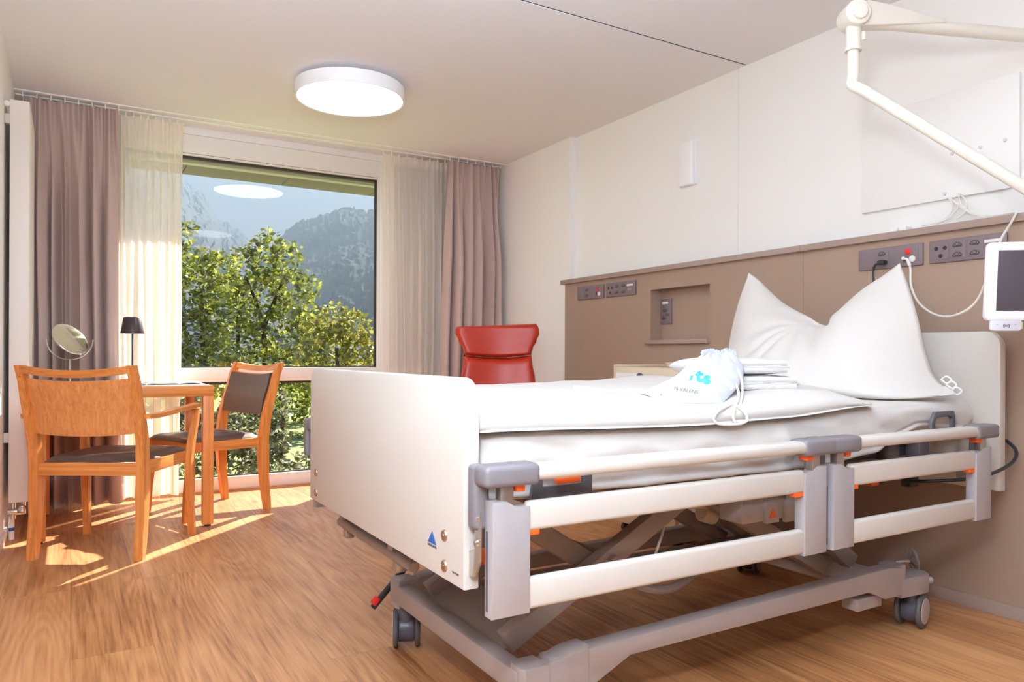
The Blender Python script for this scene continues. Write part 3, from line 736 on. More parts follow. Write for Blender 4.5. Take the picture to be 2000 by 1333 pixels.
# side rails (outer faces at Y=1.30 near the viewer, 2.59 on the far side)
def rail_post(x0, x1, y0, y1, left, z0=.425, z1=.662):
    zlo = z1 - .016
    if left: top = [(x1, zlo), (lerp(x0, x1, .72), zlo), (lerp(x0, x1, .58), zlo + .004), (lerp(x0, x1, .40), z1 - .002), (lerp(x0, x1, .3), z1), (x0, z1)]
    else: top = [(x1, z1), (lerp(x0, x1, .7), z1), (lerp(x0, x1, .6), z1 - .002), (lerp(x0, x1, .42), zlo + .004), (lerp(x0, x1, .28), zlo), (x0, zlo)]
    return MB().prism([(x0, z0), (x1, z0)] + top, y0, y1, 'y', .004)
def side_rail(xa, xb, ya, flip=1, far=False):
    """xa..xb outer ends; ya the outer face; flip=+1 when the outer face looks to -Y"""
    yb = ya + .036 * flip; y0, y1 = min(ya, yb), max(ya, yb)
    w = .09
    r = build('side_rail', MB().box(xa + w - .004, xb - w + .004, y0 + .004, y1 - .008, .593, .655, .009, 3), 'railwhite', bed)
    build('slat', MB().box(xa + w - .004, xb - w + .004, y0 + .004, y1 - .008, .430, .496, .009, 3), 'railwhite', r)
    build('handrail', MB().box(xa + w - .02, xb - w + .02, y0 - .012, y1 + .004, .699, .732, .013, 4), 'railwhite', r)
    for k, (px, left) in enumerate(((xa, True), (xb - w, False))):
        p = build('post', rail_post(px, px + w, y0, y1, left), 'silver', r)
        ym = (y0 + y1) / 2
        build('inner_slider', MB().box(px + (.022 if left else w - .052), px + (.052 if left else w - .022), ym - .012, ym + .012, .63, .70, .002), 'steel', r)
        cap = MB().box(px - (.024 if left else .016), px + w + (.016 if left else .024), y0 - .016, y1 + .008, .692, .737, .012, 4)
        cap.box(px - (.024 if left else -.078), px + (.012 if left else w + .024), y1 - .004, y1 + .034, .60, .734, .010, 3)
        build('end_cap', cap, 'greycap', r)
        build('release_tab', MB().box(px + (.056 if left else .012), px + (.078 if left else .036), y0 + .002, y1 - .004, .678, .694, .003), 'orange', r)
        build('lower_tab', MB().box(px + (w - .004 if left else -.032), px + (w + .026 if left else .006), y0 + .006, y1 - .008, .584, .596, .002), 'orange', r)
    return r
side_rail(.727, 1.768, 1.298)
side_rail(1.798, 2.611, 1.298)
side_rail(.727, 1.768, 2.592, -1)
side_rail(1.798, 2.611, 2.592, -1)
for xx in (.715, 1.787):
    hp = MB(); pl = []
    for k in range(9): a = -PI / 2 + k / 8 * PI / 2; pl.append((.045 * math.cos(a) , .045 * math.sin(a)))
    hp.prism([(1.34, .515), (1.352, .50), (1.375, .497), (1.395, .51), (1.402, .54), (1.35, .56), (1.346, .635), (1.336, .64), (1.326, .635), (1.326, .54)], xx - .003, xx + .003, 'x', .001)
    h_ = build('hinge_plate', hp, 'steel', bed)
    build('hinge_bolt', MB().lathe([(0, .006), (.006, .005), (.008, 0), (0, 0)], (xx - .003, 1.337, .625), 16, (-1, 0, 0)).lathe([(0, .006), (.006, .005), (.008, 0), (0, 0)], (xx - .003, 1.337, .575), 16, (-1, 0, 0)), 'chrome', h_)
    for px in (xx + .012,): build('slide_slot', MB().box(px - .0012, px, 1.318, 1.325, .437, .60), 'darkgrey', bed)
# upper frame under the mattress
for y in (1.455, 2.40): build('deck_rail', MB().box(.745, 2.80, y, y + .035, .565, .61, .004), 'greyframe', bed)
for x in (.80, 1.35, 1.95, 2.60): build('deck_crossbar', MB().box(x, x + .04, 1.46, 2.43, .56, .60, .004), 'greyarm', bed)
dk = MB()
for k in range(16): dk.box(.80 + k * .118, .80 + k * .118 + .06, 1.46, 2.43, .608, .620, .003)
ob = build('deck_slats', dk, 'greyframe', bed)
for q in ((.738, 1.42), (.738, 2.40), (2.75, 1.44), (2.75, 2.40)): build('end_bracket', MB().box(q[0], q[0] + .063, q[1], q[1] + .05, .52, .60, .004), 'greyarm', bed)
build('orange_clip', MB().box(.742, .762, 1.385, 1.405, .512, .545, .003), 'orange', bed)
# mattress retainers
rt1 = build('mattress_retainer', MB().prism([(.862, .628), (.872, .690), (.895, .690), (.895, .668), (1.005, .668), (1.005, .700), (1.03, .700), (1.03, .640), (.98, .628), (.94, .600), (.89, .600), (.91, .628)], 1.372, 1.384, 'y', .002), 'darkgrey', bed)
build('retainer_tab', MB().box(.925, .99, 1.362, 1.373, .672, .686, .003), 'orange', rt1)
build('mattress_retainer', MB().prism([(2.40, .70), (2.40, .745), (2.425, .778), (2.53, .778), (2.54, .765), (2.54, .70), (2.522, .70), (2.522, .755), (2.50, .762), (2.43, .758), (2.42, .745), (2.42, .70)], 1.376, 1.388, 'y', .002), 'darkgrey', bed)
# black clips under the head end
build('lift_bracket', MB().box(2.30, 2.36, 1.46, 1.51, .612, .69, .004), 'darkgrey', bed); build('lift_bracket', MB().box(2.44, 2.50, 1.44, 1.49, .61, .70, .004), 'darkgrey', bed); build('backrest_frame', MB().box(2.06, 2.6, 1.50, 1.52, .62, .66, .003), 'darkgrey', bed)
build('motor_plug', MB().box(2.42, 2.47, 1.60, 1.66, .50, .545, .005), 'orange', bed)
build('cable_socket', MB().cyl((2.47, 1.63, .52), (2.52, 1.63, .52), .024, bev=.004).box(2.62, 2.68, 1.58, 1.62, .48, .53, .01), 'black', bed)
build('bed_cable', MB().tube([(2.62, 1.60, .50), (2.72, 1.42, .53), (2.80, 1.345, .575), (2.87, 1.345, .62), (2.90, 1.40, .66), (2.895, 1.5, .70)], .006), 'black', bed)
# base frame
FX0, FX1 = .905, 2.40
for y, nm in ((1.485, 0), (2.265, 1)):
    P = [(FX0 + .10, .185), (1.22, .185), (2.22, .185), (2.42, .150), (2.42, .245), (2.30, .245), (2.16, .235), (1.1, .235), (FX0 + .10, .235)]
    P = [(FX0 + .085, .105), (FX0 + .17, .115), (1.24, .186), (2.24, .186), (2.33, .150), (2.42, .150), (2.42, .242), (2.34, .252), (1.15, .232), (FX0 + .085, .228)]
    build('base_side_bar', MB().prism(P, y, y + .05, 'y', .005), 'greyframe', bed)
build('base_crossbar', MB().box(FX0, FX0 + .05, 1.50, 2.29, .150, .208, .006), 'greyframe', bed)
build('base_crossbar', MB().box(2.33, 2.38, 1.50, 2.29, .17, .23, .006), 'greyframe', bed)
build('base_foot_block', MB().box(2.20, 2.33, 1.50, 1.56, .125, .165, .004), 'greyframe', bed)
def corner(x, y, sx, sy):
    mb = MB()
    mb.prism([(x - .045 + (.012 if k in (0, 3) else 0), y + d) for k, d in ()] or [(x - .042, y - .022), (x - .034, y - .036), (x + .03, y - .036), (x + .03, y + .036), (x - .034, y + .036), (x - .042, y + .022)], .130, .222, 'z', .006)
    mb.prism([(x - .012, .15), (x + sx * .10, .105), (x + sx * .155, .108), (x + sx * .155, .240), (x + sx * .10, .236), (x + sx * .03, .214), (x - .012, .214)] , y - .032, y + .032, 'y', .006)
    return mb
def castor(x, y, a, parent, zt=.14):
    r = .062; c = build('castor', MB().lathe([(0, .085), (.036, .085), (.036, .108), (.034, zt), (0, zt)], (x, y, 0), 28), 'wheelhub', parent)
    d = Vector((math.cos(a), math.sin(a), 0)); o = Vector((x, y, r))
    build('fork', MB().cyl(o - d * .026, o + d * .026, .045, n=32, bev=.004).box(x - .014, x + .014, y - .014, y + .014, .07, .11, .003), 'wheelhub', c)
    for s in (-1, 1):
        w = build('wheel', MB().cyl(o + d * s * .027, o + d * s * .043, r, n=40, bev=.006), 'tyre', c)
        build('wheel_disc', MB().cyl(o + d * s * .042, o + d * s * .0465, .045, n=36, bev=.002), 'disc', c)
    return c
ax = math.atan2(-.51, .86)
build('corner_casting', corner(.950, 2.29, 1, 1), 'greyframe', bed); castor(.950, 2.275, -.396, bed)
build('corner_casting', corner(.950, 1.51, 1, -1), 'greyframe', bed); castor(.975, 1.515, ax + .9, bed)
def hubarm(y, sy):
    mb = MB(); mb.box(2.41, 2.47, y - .035, y + .035, .155, .245, .008)
    mb.prism([(2.44, y - .035), (2.56, y - .045), (2.595, y - .040), (2.615, y - .015), (2.615, y + .015), (2.595, y + .04), (2.56, y + .045), (2.44, y + .035)], .130, .196, 'z', .004)
    return mb
build('corner_casting', hubarm(1.535, -1), 'greyframe', bed); castor(2.575, 1.545, PI / 2 + .25, bed)
build('corner_casting', hubarm(2.29, 1), 'greyframe', bed); castor(2.575, 2.285, PI / 2 + .5, bed)
build('hub_button', MB().cyl((2.612, 1.512, .165), (2.628, 1.505, .165), .012, bev=.003), 'disc', bed)
bm_ = MB(); ctr = Vector((2.655, 1.60, .205)); axn = Vector((.75, -.6, .1)).normalized()
bm_.lathe([(0, 0), (.012, 0), (.043, .010), (.045, .014), (.043, .017), (.012, .006), (0, .006)], ctr, 36, axn)
for k in range(8):
    a = k * PI / 4; q = axn.to_track_quat('Z', 'Y') @ Vector((math.cos(a), math.sin(a), 0)); bm_.beam(ctr + q * .01, ctr + q * .041 + axn * .008, .003, .008, 0, up=axn)
bw_ = build('wall_bumper', bm_, 'greyarm', bed)
build('bumper_pin', MB().cyl(ctr, ctr - axn * .05, .007), 'chrome', bw_)
# brake pedals
pd = build('brake_pedal', MB().beam((.862, 2.355, .115), (1.000, 2.355, .255), .022, .016, .004), 'black', bed)
build('red_pad', MB().beam((.862, 2.355, .128), (.882, 2.355, .148), .030, .016, .005), 'red_p', pd)
build('green_pad', MB().beam((.975, 2.355, .243), (.996, 2.355, .264), .030, .014, .005), 'green_p', pd)
p3 = build('brake_pedal', MB().lathe([(0, 0), (.030, 0), (.034, .008), (.032, .018), (0, .02)], (1.16, 1.475, .085), 32).box(1.05, 1.15, 1.46, 1.49, .088, .10, .003), 'greyframe', bed)
build('green_pad', MB().lathe([(0, .018), (.024, .019), (.022, .028), (0, .030)], (1.16, 1.475, .085), 28), 'mint', p3)
build('linen_holder_tube', MB().cyl((.80, 1.86, .382), (.80, 2.50, .382), .0155, n=20, bev=.004), 'greyarm', bed)
for y in (1.95, 2.40): build('tube_clip', MB().box(.785, .815, y, y + .035, .345, .372, .003), 'steel', bed)
for y in (2.45, 2.0): build('tube_bracket', MB().box(.79, .86, y, y + .04, .38, .56, .004), 'greyarm', bed)
# scissor lift
def arm_(p, q, y, w=.042, h=.058): return MB().beam((p[0], y, p[1]), (q[0], y, q[1]), w, h, .004)
for y in (1.66, 2.13):
    build('lift_arm', arm_((.965, .215), (1.66, .575), y), 'greyarm', bed)
    build('lift_arm', arm_((.96, .56), (1.29, .355), y + .055), 'greyarm', bed)
    build('lift_arm', arm_((1.60, .58), (2.28, .215), y + .03), 'greyarm', bed)
    build('lift_arm', arm_((1.93, .55), (2.36, .235), y - .02), 'greyarm', bed)
build('lift_plate', MB().beam((1.01, 1.66, .215), (1.01, 2.13, .215), .16, .010, .003, up=(-.45, 0, .9)), 'greyarm', bed)
build('lift_axle', MB().cyl((1.30, 1.62, .385), (1.30, 2.17, .385), .016), 'greyarm', bed)
build('low_link', MB().beam(at(1480, 1085, Y=1.80), at(1660, 1138, Y=1.72), .03, .035, .004), 'greyarm', bed)
build('middle_beam', MB().box(1.10, 2.36, 2.05, 2.11, .19, .235, .004), 'greyarm', bed)
cb = build('control_box', MB().box(1.69, 2.14, 1.525, 1.615, .462, .556, .006).box(1.78, 1.84, 1.515, 1.53, .457, .552, .002).box(1.87, 1.97, 1.515, 1.53, .452, .548, .002).box(2.0, 2.08, 1.515, 1.53, .46, .55, .002), 'silver', bed)
tri = MB(); tri.prism([(1.795, .474), (1.825, .474), (1.810, .502)], 1.5135, 1.5155, 'y'); build('warning_triangle', tri, 'orange', cb)
build('screw', MB().lathe([(0, .006), (.007, .004), (.008, 0), (0, 0)], (1.925, 1.515, .50), 14, (0, -1, 0)), 'chrome', cb)
build('actuator', MB().cyl((1.66, 1.80, .50), (1.86, 1.80, .475), .034, bev=.006).cyl((1.86, 1.86, .42), (1.92, 1.86, .40), .03, bev=.006).cyl((1.50, 1.86, .56), (1.66, 1.82, .505), .018), 'cream', bed)
build('spiral_cable', MB().tube([(1.36, 2.0, .50), (1.34, 2.02, .42), (1.36, 2.03, .34), (1.44, 2.0, .30)], .012), 'darkgrey', bed)
build('hanging_cable', MB().tube([(1.58, 1.72, .57), (1.55, 1.70, .45), (1.50, 1.67, .40), (1.47, 1.66, .36)], .004), 'cord', bed)
build('sagging_hose', MB().tube([at(1190, 1105, Y=1.80), at(1230, 1137, Y=1.78), at(1265, 1150, Y=1.76), at(1295, 1152, Y=1.75), at(1325, 1142, Y=1.76), at(1375, 1105, Y=1.80)], .015), 'greyarm', bed)
build('hand_control', MB().box(1.40, 1.46, 2.08, 2.11, .38, .50, .01), 'label', bed)

# ---- mattress
zmt = [(.73, .790), (1.4, .777), (1.7, .783), (2.1, .806), (2.7, .812)]
def ztop(x): return interp(zmt, x)
def zbot(x): return interp([(.7, .640), (1.9, .636), (2.1, .655), (2.38, .722), (2.7, .70)], x)
t = thing('mattress', (1.72, 1.93, .62), 'mattress in a white fitted sheet on the hospital bed', 'mattress')
mb = MB(); nx = 150
def mat_pt(s, q):
    x = lerp(.745, 2.715, s); e = max(0, 1 - abs(s * 2 - 1) ** 40) ** .5
    zt = ztop(x); zb = zbot(x)
    loop = [(1.425, zb - .004), (1.408, zb + .02), (1.398, lerp(zb, zt, .35)), (1.400, lerp(zb, zt, .7)), (1.412, zt - .014), (1.445, zt - .002), (1.60, zt), (1.93, zt + .004), (2.3, zt), (2.44, zt - .004), (2.485, zt - .02), (2.49, lerp(zb, zt, .5)), (2.47, zb + .005), (2.2, .622), (1.7, .622)]
    n = len(loop); f = q * n; i = int(f) % n; tt = f - int(f)
    P = [Vector((0, *loop[(i + k) % n])) for k in (-1, 0, 1, 2)]
    p0, p1, p2, p3 = P
    v = 0.5 * ((2 * p1) + (p2 - p0) * tt + (2 * p0 - 5 * p1 + 4 * p2 - p3) * tt * tt + (3 * p1 - p0 - 3 * p2 + p3) * tt ** 3)
    c = Vector((0, 1.93, .70)); v = c + (v - c) * lerp(.93, 1, e)
    if v.y < 1.5 and .6 < v.z < zt - .01:
        k = min(1, (zt - v.z) / .06)
        v.y += k * (.007 * math.sin(x * 26 + v.z * 40) * noise.noise((x * 3, v.z * 6, 0)) * 2 + .010 * noise.noise((x * 9 + v.z * 22, v.z * 30 - x * 3, 1.3)))
        v.y -= .012 * math.exp(-((x - 1.72) / .03) ** 2) * k
    return Vector((x, v.y, v.z))
V = mb.grid(lambda q, s: mat_pt(s, q), 60, nx, closed_u=True)
mb.bm.faces.new([V[i][0] for i in range(len(V))][::-1]); mb.bm.faces.new([V[i][nx] for i in range(len(V))])
build('fitted_sheet', mb, 'sheet', t, angle=2.5)
# ---- duvet
t = thing('duvet', (1.45, 1.93, .79), 'white folded duvet spread over the foot half of the mattress', 'duvet')
mb = MB()
def duv(s, q):     # q around the section, s along the bed
    end = lerp(2.10, 2.34, max(0, min(1, (math.cos(q * 0) * 0))))
    yy = None
    # section: start under near edge, over the top to the far side and back below
    sec = [(1.43, .002), (1.405, .006), (1.398, .022), (1.412, .040), (1.455, .052), (1.53, .060), (1.66, .066), (1.85, .070), (2.1, .072), (2.32, .070), (2.45, .060), (2.495, .040), (2.50, .018), (2.47, .003), (1.95, .001)]
    n = len(sec); f = q * n; i = int(f) % n; tt = f - int(f)
    P = [Vector((0, *sec[(i + k) % n])) for k in (-1, 0, 1, 2)]
    p0, p1, p2, p3 = P
    v = 0.5 * ((2 * p1) + (p2 - p0) * tt + (2 * p0 - 5 * p1 + 4 * p2 - p3) * tt * tt + (3 * p1 - p0 - 3 * p2 + p3) * tt ** 3)
    xe = 2.12 + .22 * min(1, max(0, (v.y - 1.42) / .35))
    x = lerp(.748, xe, s)
    tap = (1 - max(0, (s - .72) / .28) ** 2.2 * lerp(.86, .55, min(1, (v.y - 1.4) / .3)))
    tap *= min(1, .25 + s * 30) ** .5
    h = v.z * tap
    if v.z > .03: h += .005 * noise.ridged_multi_fractal(Vector((x * 1.3, v.y * 6, 2.0)), 1, 2, 3, 1, 2) - .005 + .007 * noise.noise((x * 2.2, v.y * 7, .4)) + .004 * noise.noise((x * 9 , v.y * 14, 4.2))
    return Vector((x, v.y + .004 * noise.noise((x * 7, 0, 3)), ztop(x) + h + .001))
V = mb.grid(lambda q, s: duv(s, q), 90, 110, closed_u=True)
mb.bm.faces.new([V[i][0] for i in range(len(V))][::-1]); mb.bm.faces.new([V[i][110] for i in range(len(V))])
build('duvet_cover', mb, 'linen', t, angle=2.5)
# ---- pillow
def AX(u, v, x): return at(u, v, X=x)
top = [AX(1462, 533, 2.66), AX(1480, 545, 2.67), AX(1525, 588, 2.66), AX(1575, 617, 2.62), AX(1617, 636, 2.58), AX(1648, 600, 2.60), AX(1690, 562, 2.64), AX(1725, 538, 2.66), AX(1757, 514, 2.66)]
bot = [AX(1440, 738, 2.47), AX(1500, 758, 2.38), AX(1600, 772, 2.33), AX(1720, 780, 2.36), AX(1800, 778, 2.44), AX(1868, 770, 2.55)]
left = [AX(1440, 738, 2.47), AX(1424, 695, 2.50), AX(1430, 640, 2.55), AX(1446, 580, 2.61), AX(1462, 533, 2.66)]
right = [AX(1868, 770, 2.55), AX(1826, 735, 2.56), AX(1806, 680, 2.58), AX(1795, 630, 2.60), AX(1775, 560, 2.64), AX(1757, 514, 2.66)]
pf = coons(top, bot, left, right)
t = thing('pillow', (2.55, 1.85, .82), 'large plump white pillow standing with a dented top against the headboard', 'pillow')
mb = MB(); nrmP = Vector((-1, 0, .12)).normalized()
dip = pf(.5, 1)
def pil(sgn):
    def f(s, q):
        p = pf(s, q); e = max(0, (1 - (abs(2 * s - 1)) ** 2.4)) ** .75 * max(0, (1 - abs(2 * q - 1) ** 2.6)) ** .65
        d = (Vector((0, p.y, p.z)) - Vector((0, dip.y, dip.z - .02)))
        a = math.atan2(d.z, d.y); r = d.length
        wr = .009 * math.sin(a * 11 + 3 * noise.noise((p.y * 5, p.z * 5, 0))) * math.exp(-((r - .12) / .08) ** 2) + .012 * noise.noise((p.y * 5, p.z * 7, 2)) + .004 * noise.noise((p.y * 16, p.z * 12, 5))
        crease = -.035 * math.exp(-((s - .5) / .10) ** 2) * max(0, (q - .45) / .55)
        th = (.105 * e + (wr + crease) * min(1, e * 3)) if sgn > 0 else -.10 * e
        return p + nrmP * th
    return f
mb.grid(pil(1), 90, 70); mb.grid(pil(-1), 90, 70)
bmesh.ops.remove_doubles(mb.bm, verts=mb.bm.verts, dist=1e-5)
pc = build('pillowcase', mb, 'pillowcase', t, angle=2.5)
tie = MB()
for (u, v) in ((1838, 742), (1848, 752), (1858, 764)):
    p = at(u, v, X=2.56); tie = MB(); tie.tube([p, p + Vector((0, -.018, .012)), p + Vector((.004, -.032, 0)), p + Vector((0, -.02, -.012)), p], .003, 8); build('button_loop', tie, 'cord', t)
# ---- towels
def towel(x0, x1, y0, y1, z0, z1, label, rz):
    t = thing('towel', ((x0 + x1) / 2, (y0 + y1) / 2, z0), label, 'towel', 'folded white towels', rz=rz)
    cx, cy = (x0 + x1) / 2, (y0 + y1) / 2; hx, hy, h = (x1 - x0) / 2, (y1 - y0) / 2, z1 - z0
    mb = MB()
    def tw(up):
        def f(p, q):
            a, b = p * 2 - 1, q * 2 - 1
            e = (max(0, 1 - abs(a) ** 7) * max(0, 1 - abs(b) ** 7)) ** .5
            n_ = noise.noise((a * 2.2, b * 2.2, z0 * 9)) * .005 + noise.noise((a * 9, b * 9, 1)) * .002
            return Vector((a * hx + n_, b * hy + n_, h / 2 + (1 if up else -1) * (h / 2 * e) + (n_ - .004 * a * a if up else 0)))
        return f
    mb.grid(tw(True), 50, 50); mb.grid(tw(False), 50, 50); bmesh.ops.remove_doubles(mb.bm, verts=mb.bm.verts, dist=1e-5)
    build('towel_body', mb, 'terry', t, world=False, angle=1.6)
    mb = MB()
    for k in range(2):
        mb.grid((lambda k: (lambda p, q: Vector(((p * 2 - 1) * (hx - .012), -hy * (.985 + .012 * math.sin(q * PI)) - .002 * math.sin(q * PI), h * (.30 + .40 * k) + (q - .5) * h * .34))))(k), 30, 8)
    build('folded_edge', mb, 'terry', t, world=False, angle=1.6, recalc=False)
    return t
bz = ztop(1.8) + .060
towel(1.66, 2.02, 1.60, 1.82, bz, bz + .052, 'folded white towel lying on the duvet, lower of the two', -.36)
towel(1.67, 1.99, 1.61, 1.82, bz + .052, bz + .104, 'folded white towel on top of the other behind the bag', -.33)
# ---- drawstring bag
def BG(u, v, y): return at(u, v, Y=y)
topb = [BG(1372, 692, 1.66), BG(1390, 688, 1.665), BG(1405, 692, 1.66), BG(1420, 687, 1.66), BG(1436, 693, 1.65)]
botb = [BG(1250, 768, 1.60), BG(1290, 780, 1.53), BG(1335, 788, 1.47), BG(1408, 791, 1.445)]
leftb = [BG(1250, 768, 1.60), BG(1285, 752, 1.63), BG(1318, 735, 1.65), BG(1345, 712, 1.66), BG(1372, 692, 1.66)]
rightb = [BG(1408, 791, 1.445), BG(1432, 768, 1.49), BG(1450, 742, 1.56), BG(1452, 716, 1.61), BG(1436, 693, 1.65)]
bf = coons(topb, botb, leftb, rightb)
t = thing('drawstring_bag', (1.5, 1.6, .84), 'white cotton drawstring bag with cyan print leaning against the towels', 'bag')
mb = MB(); nB = (FW * -.75 + UP * .45).normalized()
def bag(sgn):
    def f(s, q):
        p = bf(s, q); e = max(0, 1 - abs(2 * s - 1) ** 3) ** .7 * max(0, 1 - abs(2 * q - 1) ** 3) ** .7
        if sgn > 0:
            w = .007 * noise.noise((p.x * 22, p.z * 26, 1)) - .012 * math.exp(-((q - (.50 - .16 * s)) / .035) ** 2) * (1 if s < .95 else 0)
            w += .005 * math.sin(s * 30) * max(0, q - .75) * 4
            return p + nB * (.030 * e + w * min(1, e * 4))
        return p - nB * .012 * e
    return f
mb.grid(bag(1), 80, 60); mb.grid(bag(-1), 80, 60); bmesh.ops.remove_doubles(mb.bm, verts=mb.bm.verts, dist=1e-5)
bmesh.ops.recalc_face_normals(mb.bm, faces=mb.bm.faces)
bvh = BVHTree.FromBMesh(mb.bm)
build('bag_cloth', mb, 'bagcloth', t, angle=2)
def stamp(txt, u, v, size_px, ang, mat, name, italic=0.0, bold=0.0, sx=1.0):
    mb = text_bm(txt, 1.0, italic, 0, bold)
    bmesh.ops.triangulate(mb.bm, faces=mb.bm.faces[:]); bmesh.ops.subdivide_edges(mb.bm, edges=mb.bm.edges[:], cuts=1)
    ca, sa = math.cos(ang), math.sin(ang); O = Vector((0, 0, CAMH))
    for vv in mb.bm.verts:
        x, y = vv.co.x * size_px * sx, -vv.co.y * size_px
        d = (at(u + x * ca - y * sa, v + x * sa + y * ca, D=1) - O).normalized()
        h = bvh.ray_cast(O, d)
        vv.co = (h[0] - d * .0012) if h[0] else at(u, v, Y=1.5)
    build(name, mb, mat, t, False, recalc=False)
stamp('l', 1349, 735, 26, .12, 'cyan', 'cyan_print', .3, .04); stamp('t', 1366, 735, 34, .02, 'cyan', 'cyan_print', 0, .05, 1.15); stamp('s', 1381, 740, 32, 0, 'cyan', 'cyan_print', 0, .05, 1.05)
stamp('N VALENS', 1340, 763, 9.5, .17, 'ink', 'dark_lettering', 0, 0, 1.1); stamp('K', 1292, 772, 8, -.1, 'ink', 'dark_lettering'); 
fr_ = MB()
rr = random.Random(4)
for k in range(26):
    p = bf(k / 25, 1) + nB * .004; fr_.tube([p + Vector((0, 0, -.006)), p + Vector((rr.uniform(-.004, .004), 0, .004 + .005 * (k % 2)))], .005, 8, smooth=False)
build('gathered_hem', fr_, 'bagcloth', t)
dc = MB()
dc.tube([BG(1415, 684, 1.64), BG(1428, 697, 1.62), BG(1440, 720, 1.585), BG(1449, 745, 1.52), BG(1450, 770, 1.47), BG(1447, 790, 1.42), BG(1458, 812, 1.388), BG(1456, 824, 1.384), BG(1440, 829, 1.384), BG(1432, 815, 1.386), BG(1436, 796, 1.41), BG(1443, 772, 1.45), BG(1438, 752, 1.50)], .0034, 8)
dc.tube([BG(1428, 790, 1.42), BG(1404, 803, 1.392), BG(1394, 818, 1.386), BG(1405, 829, 1.384), BG(1440, 829, 1.383), BG(1459, 822, 1.384), BG(1454, 806, 1.39), BG(1430, 787, 1.425)], .0034, 8)
dc.tube([BG(1250, 768, 1.60) + Vector((0, 0, .006)), BG(1225, 766, 1.62), BG(1190, 765, 1.63), BG(1140, 757, 1.70), BG(1120, 755, 1.72)], .0030, 8)
build('drawstring', dc, 'cord', t)

# ================================================================== WALL FITTINGS
def wbox(name, x, y0, y1, z0, z1, d, mat, parent, bev=.002, group=None):
    return build(name, MB().box(x - d, x, y0, y1, z0, z1, bev), mat, parent)
def socket_face(parent, x, y, z, s=.02, up=True):
    n = 18; P = []
    for k in range(n + 1):
        a = math.radians(lerp(15, 165, k / n)); P.append((y + s * 1.08 * math.cos(a), z - s * .38 + s * .95 * math.sin(a)))
    P += [(y - s * 1.12, z - s * .25), (y - s * .75, z - s * .55), (y + s * .75, z - s * .55), (y + s * 1.12, z - s * .25)]
    o = build('socket_face', MB().prism(P, x - .0012, x, 'x'), 'outlet_dark', parent, False)
    pin = MB()
    for dy, dz in ((-.4, 0), (.4, 0), (0, -.22)): pin.cyl((x - .0020, y + dy * s, z + dz * s), (x - .0011, y + dy * s, z + dz * s), s * .13, n=10)
    build('pin_hole', pin, 'black', o, False)
    build('socket_insert', MB().prism([(y + s * .8 * math.cos(a), z - s * .2 + s * .55 * math.sin(a)) for a in [math.radians(q) for q in range(0, 181, 15)]] , x - .0016, x - .0011, 'x'), 'outlet', o, False)
def strip_plate(yl, yr, z0, z1, label, kind):
    t = thing('socket_strip', (XB, (yl + yr) / 2, z0), label, 'socket', None)
    y0, y1 = min(yl, yr), max(yl, yr); x = XB
    build('plate', MB().box(x - .011, x, y0, y1, z0, z1, .004), 'outlet', t)
    xf = x - .0112; zc = (z0 + z1) / 2; h = (z1 - z0)
    n = 4 if kind == 'power' else 4
    W = (y1 - y0 - .03) / 4
    for k in range(4):
        a = y1 - .015 - k * W
        build('insert', MB().box(x - .0122, x - .010, a - W + .002, a - .002, z0 + .014, z1 - .014, .001), 'outlet', t)
    xf = x - .0124
    cy = lambda k: y1 - .015 - (k + .5) * W
    if kind == 'call':
        for dz in (.019, -.019): socket_face(t, xf, cy(1), zc + dz, .016)
        wbox('red_call_button', xf, cy(3) + .002, cy(3) + .024, zc + .004, zc + .026, .003, 'red_p', t)
        build('round_jack', MB().lathe([(.006, .004), (.012, .004), (.014, 0), (0, 0)], (xf, cy(3) - .005, zc - .016), 24, (-1, 0, 0)), 'label', t)
        build('round_jack', MB().lathe([(0, .003), (.007, .003), (.007, 0), (0, 0)], (xf, cy(3) + .026, zc - .014), 20, (-1, 0, 0)), 'outlet_dark', t)
    else:
        for dy, dz in ((.017, .012), (-.017, .012), (0, -.018)):
            build('antenna_jack', MB().lathe([(.003, .002), (.007, .002), (.008, 0), (0, 0)], (xf, cy(0) + dy, zc + dz), 18, (-1, 0, 0)), 'black', t)
        for k in (1, 2):
            for dz in (.019, -.019): socket_face(t, xf, cy(k), zc + dz, .017)
        wbox('label_strip', xf, cy(3) - .028, cy(3) + .03, zc + .012, zc + .024, .0012, 'label', t)
        wbox('data_jack', xf, cy(3) - .014, cy(3) + .002, zc - .014, zc, .0012, 'bronze', t, 0)
        wbox('data_jack', xf, cy(3) + .006, cy(3) + .020, zc - .014, zc, .0012, 'bronze', t, 0)
    return t
strip_plate(4.101, 3.814, 1.327, 1.417, 'taupe socket strip with red button at the far left end of the brown wall', 'call')
strip_plate(3.788, 3.501, 1.327, 1.417, 'taupe socket strip with four sockets at the left end of the brown wall', 'power')
strip_plate(2.013, 1.728, 1.328, 1.418, 'taupe socket strip with red button above the pillow', 'call')
strip_plate(1.703, 1.415, 1.328, 1.418, 'taupe socket strip with four sockets beside the tablet monitor', 'power')
xn = XW - .035
t = thing('niche_socket', (xn, 3.235, 1.14), 'upright dark socket plate inside the wall niche', 'socket')
zA, zB = at(1290, 585, X=xn).z, at(1312, 633, X=xn).z
yA, yB = at(1290, 585, X=xn).y, at(1313, 585, X=xn).y
build('plate', MB().box(xn - .009, xn, yB, yA, zB, zA, .003), 'outlet', t)
wbox('label_strip', xn - .009, yB + .025, yA - .025, zA - .032, zA - .018, .001, 'label', t)
yc = (yA + yB) / 2
for (dy, dz, s) in ((.0, .035, .017), (.010, -.010, .017), (-.018, .010, .014)): socket_face(t, xn - .0095, yc + dy, zB + .052 + dz - .005, s)
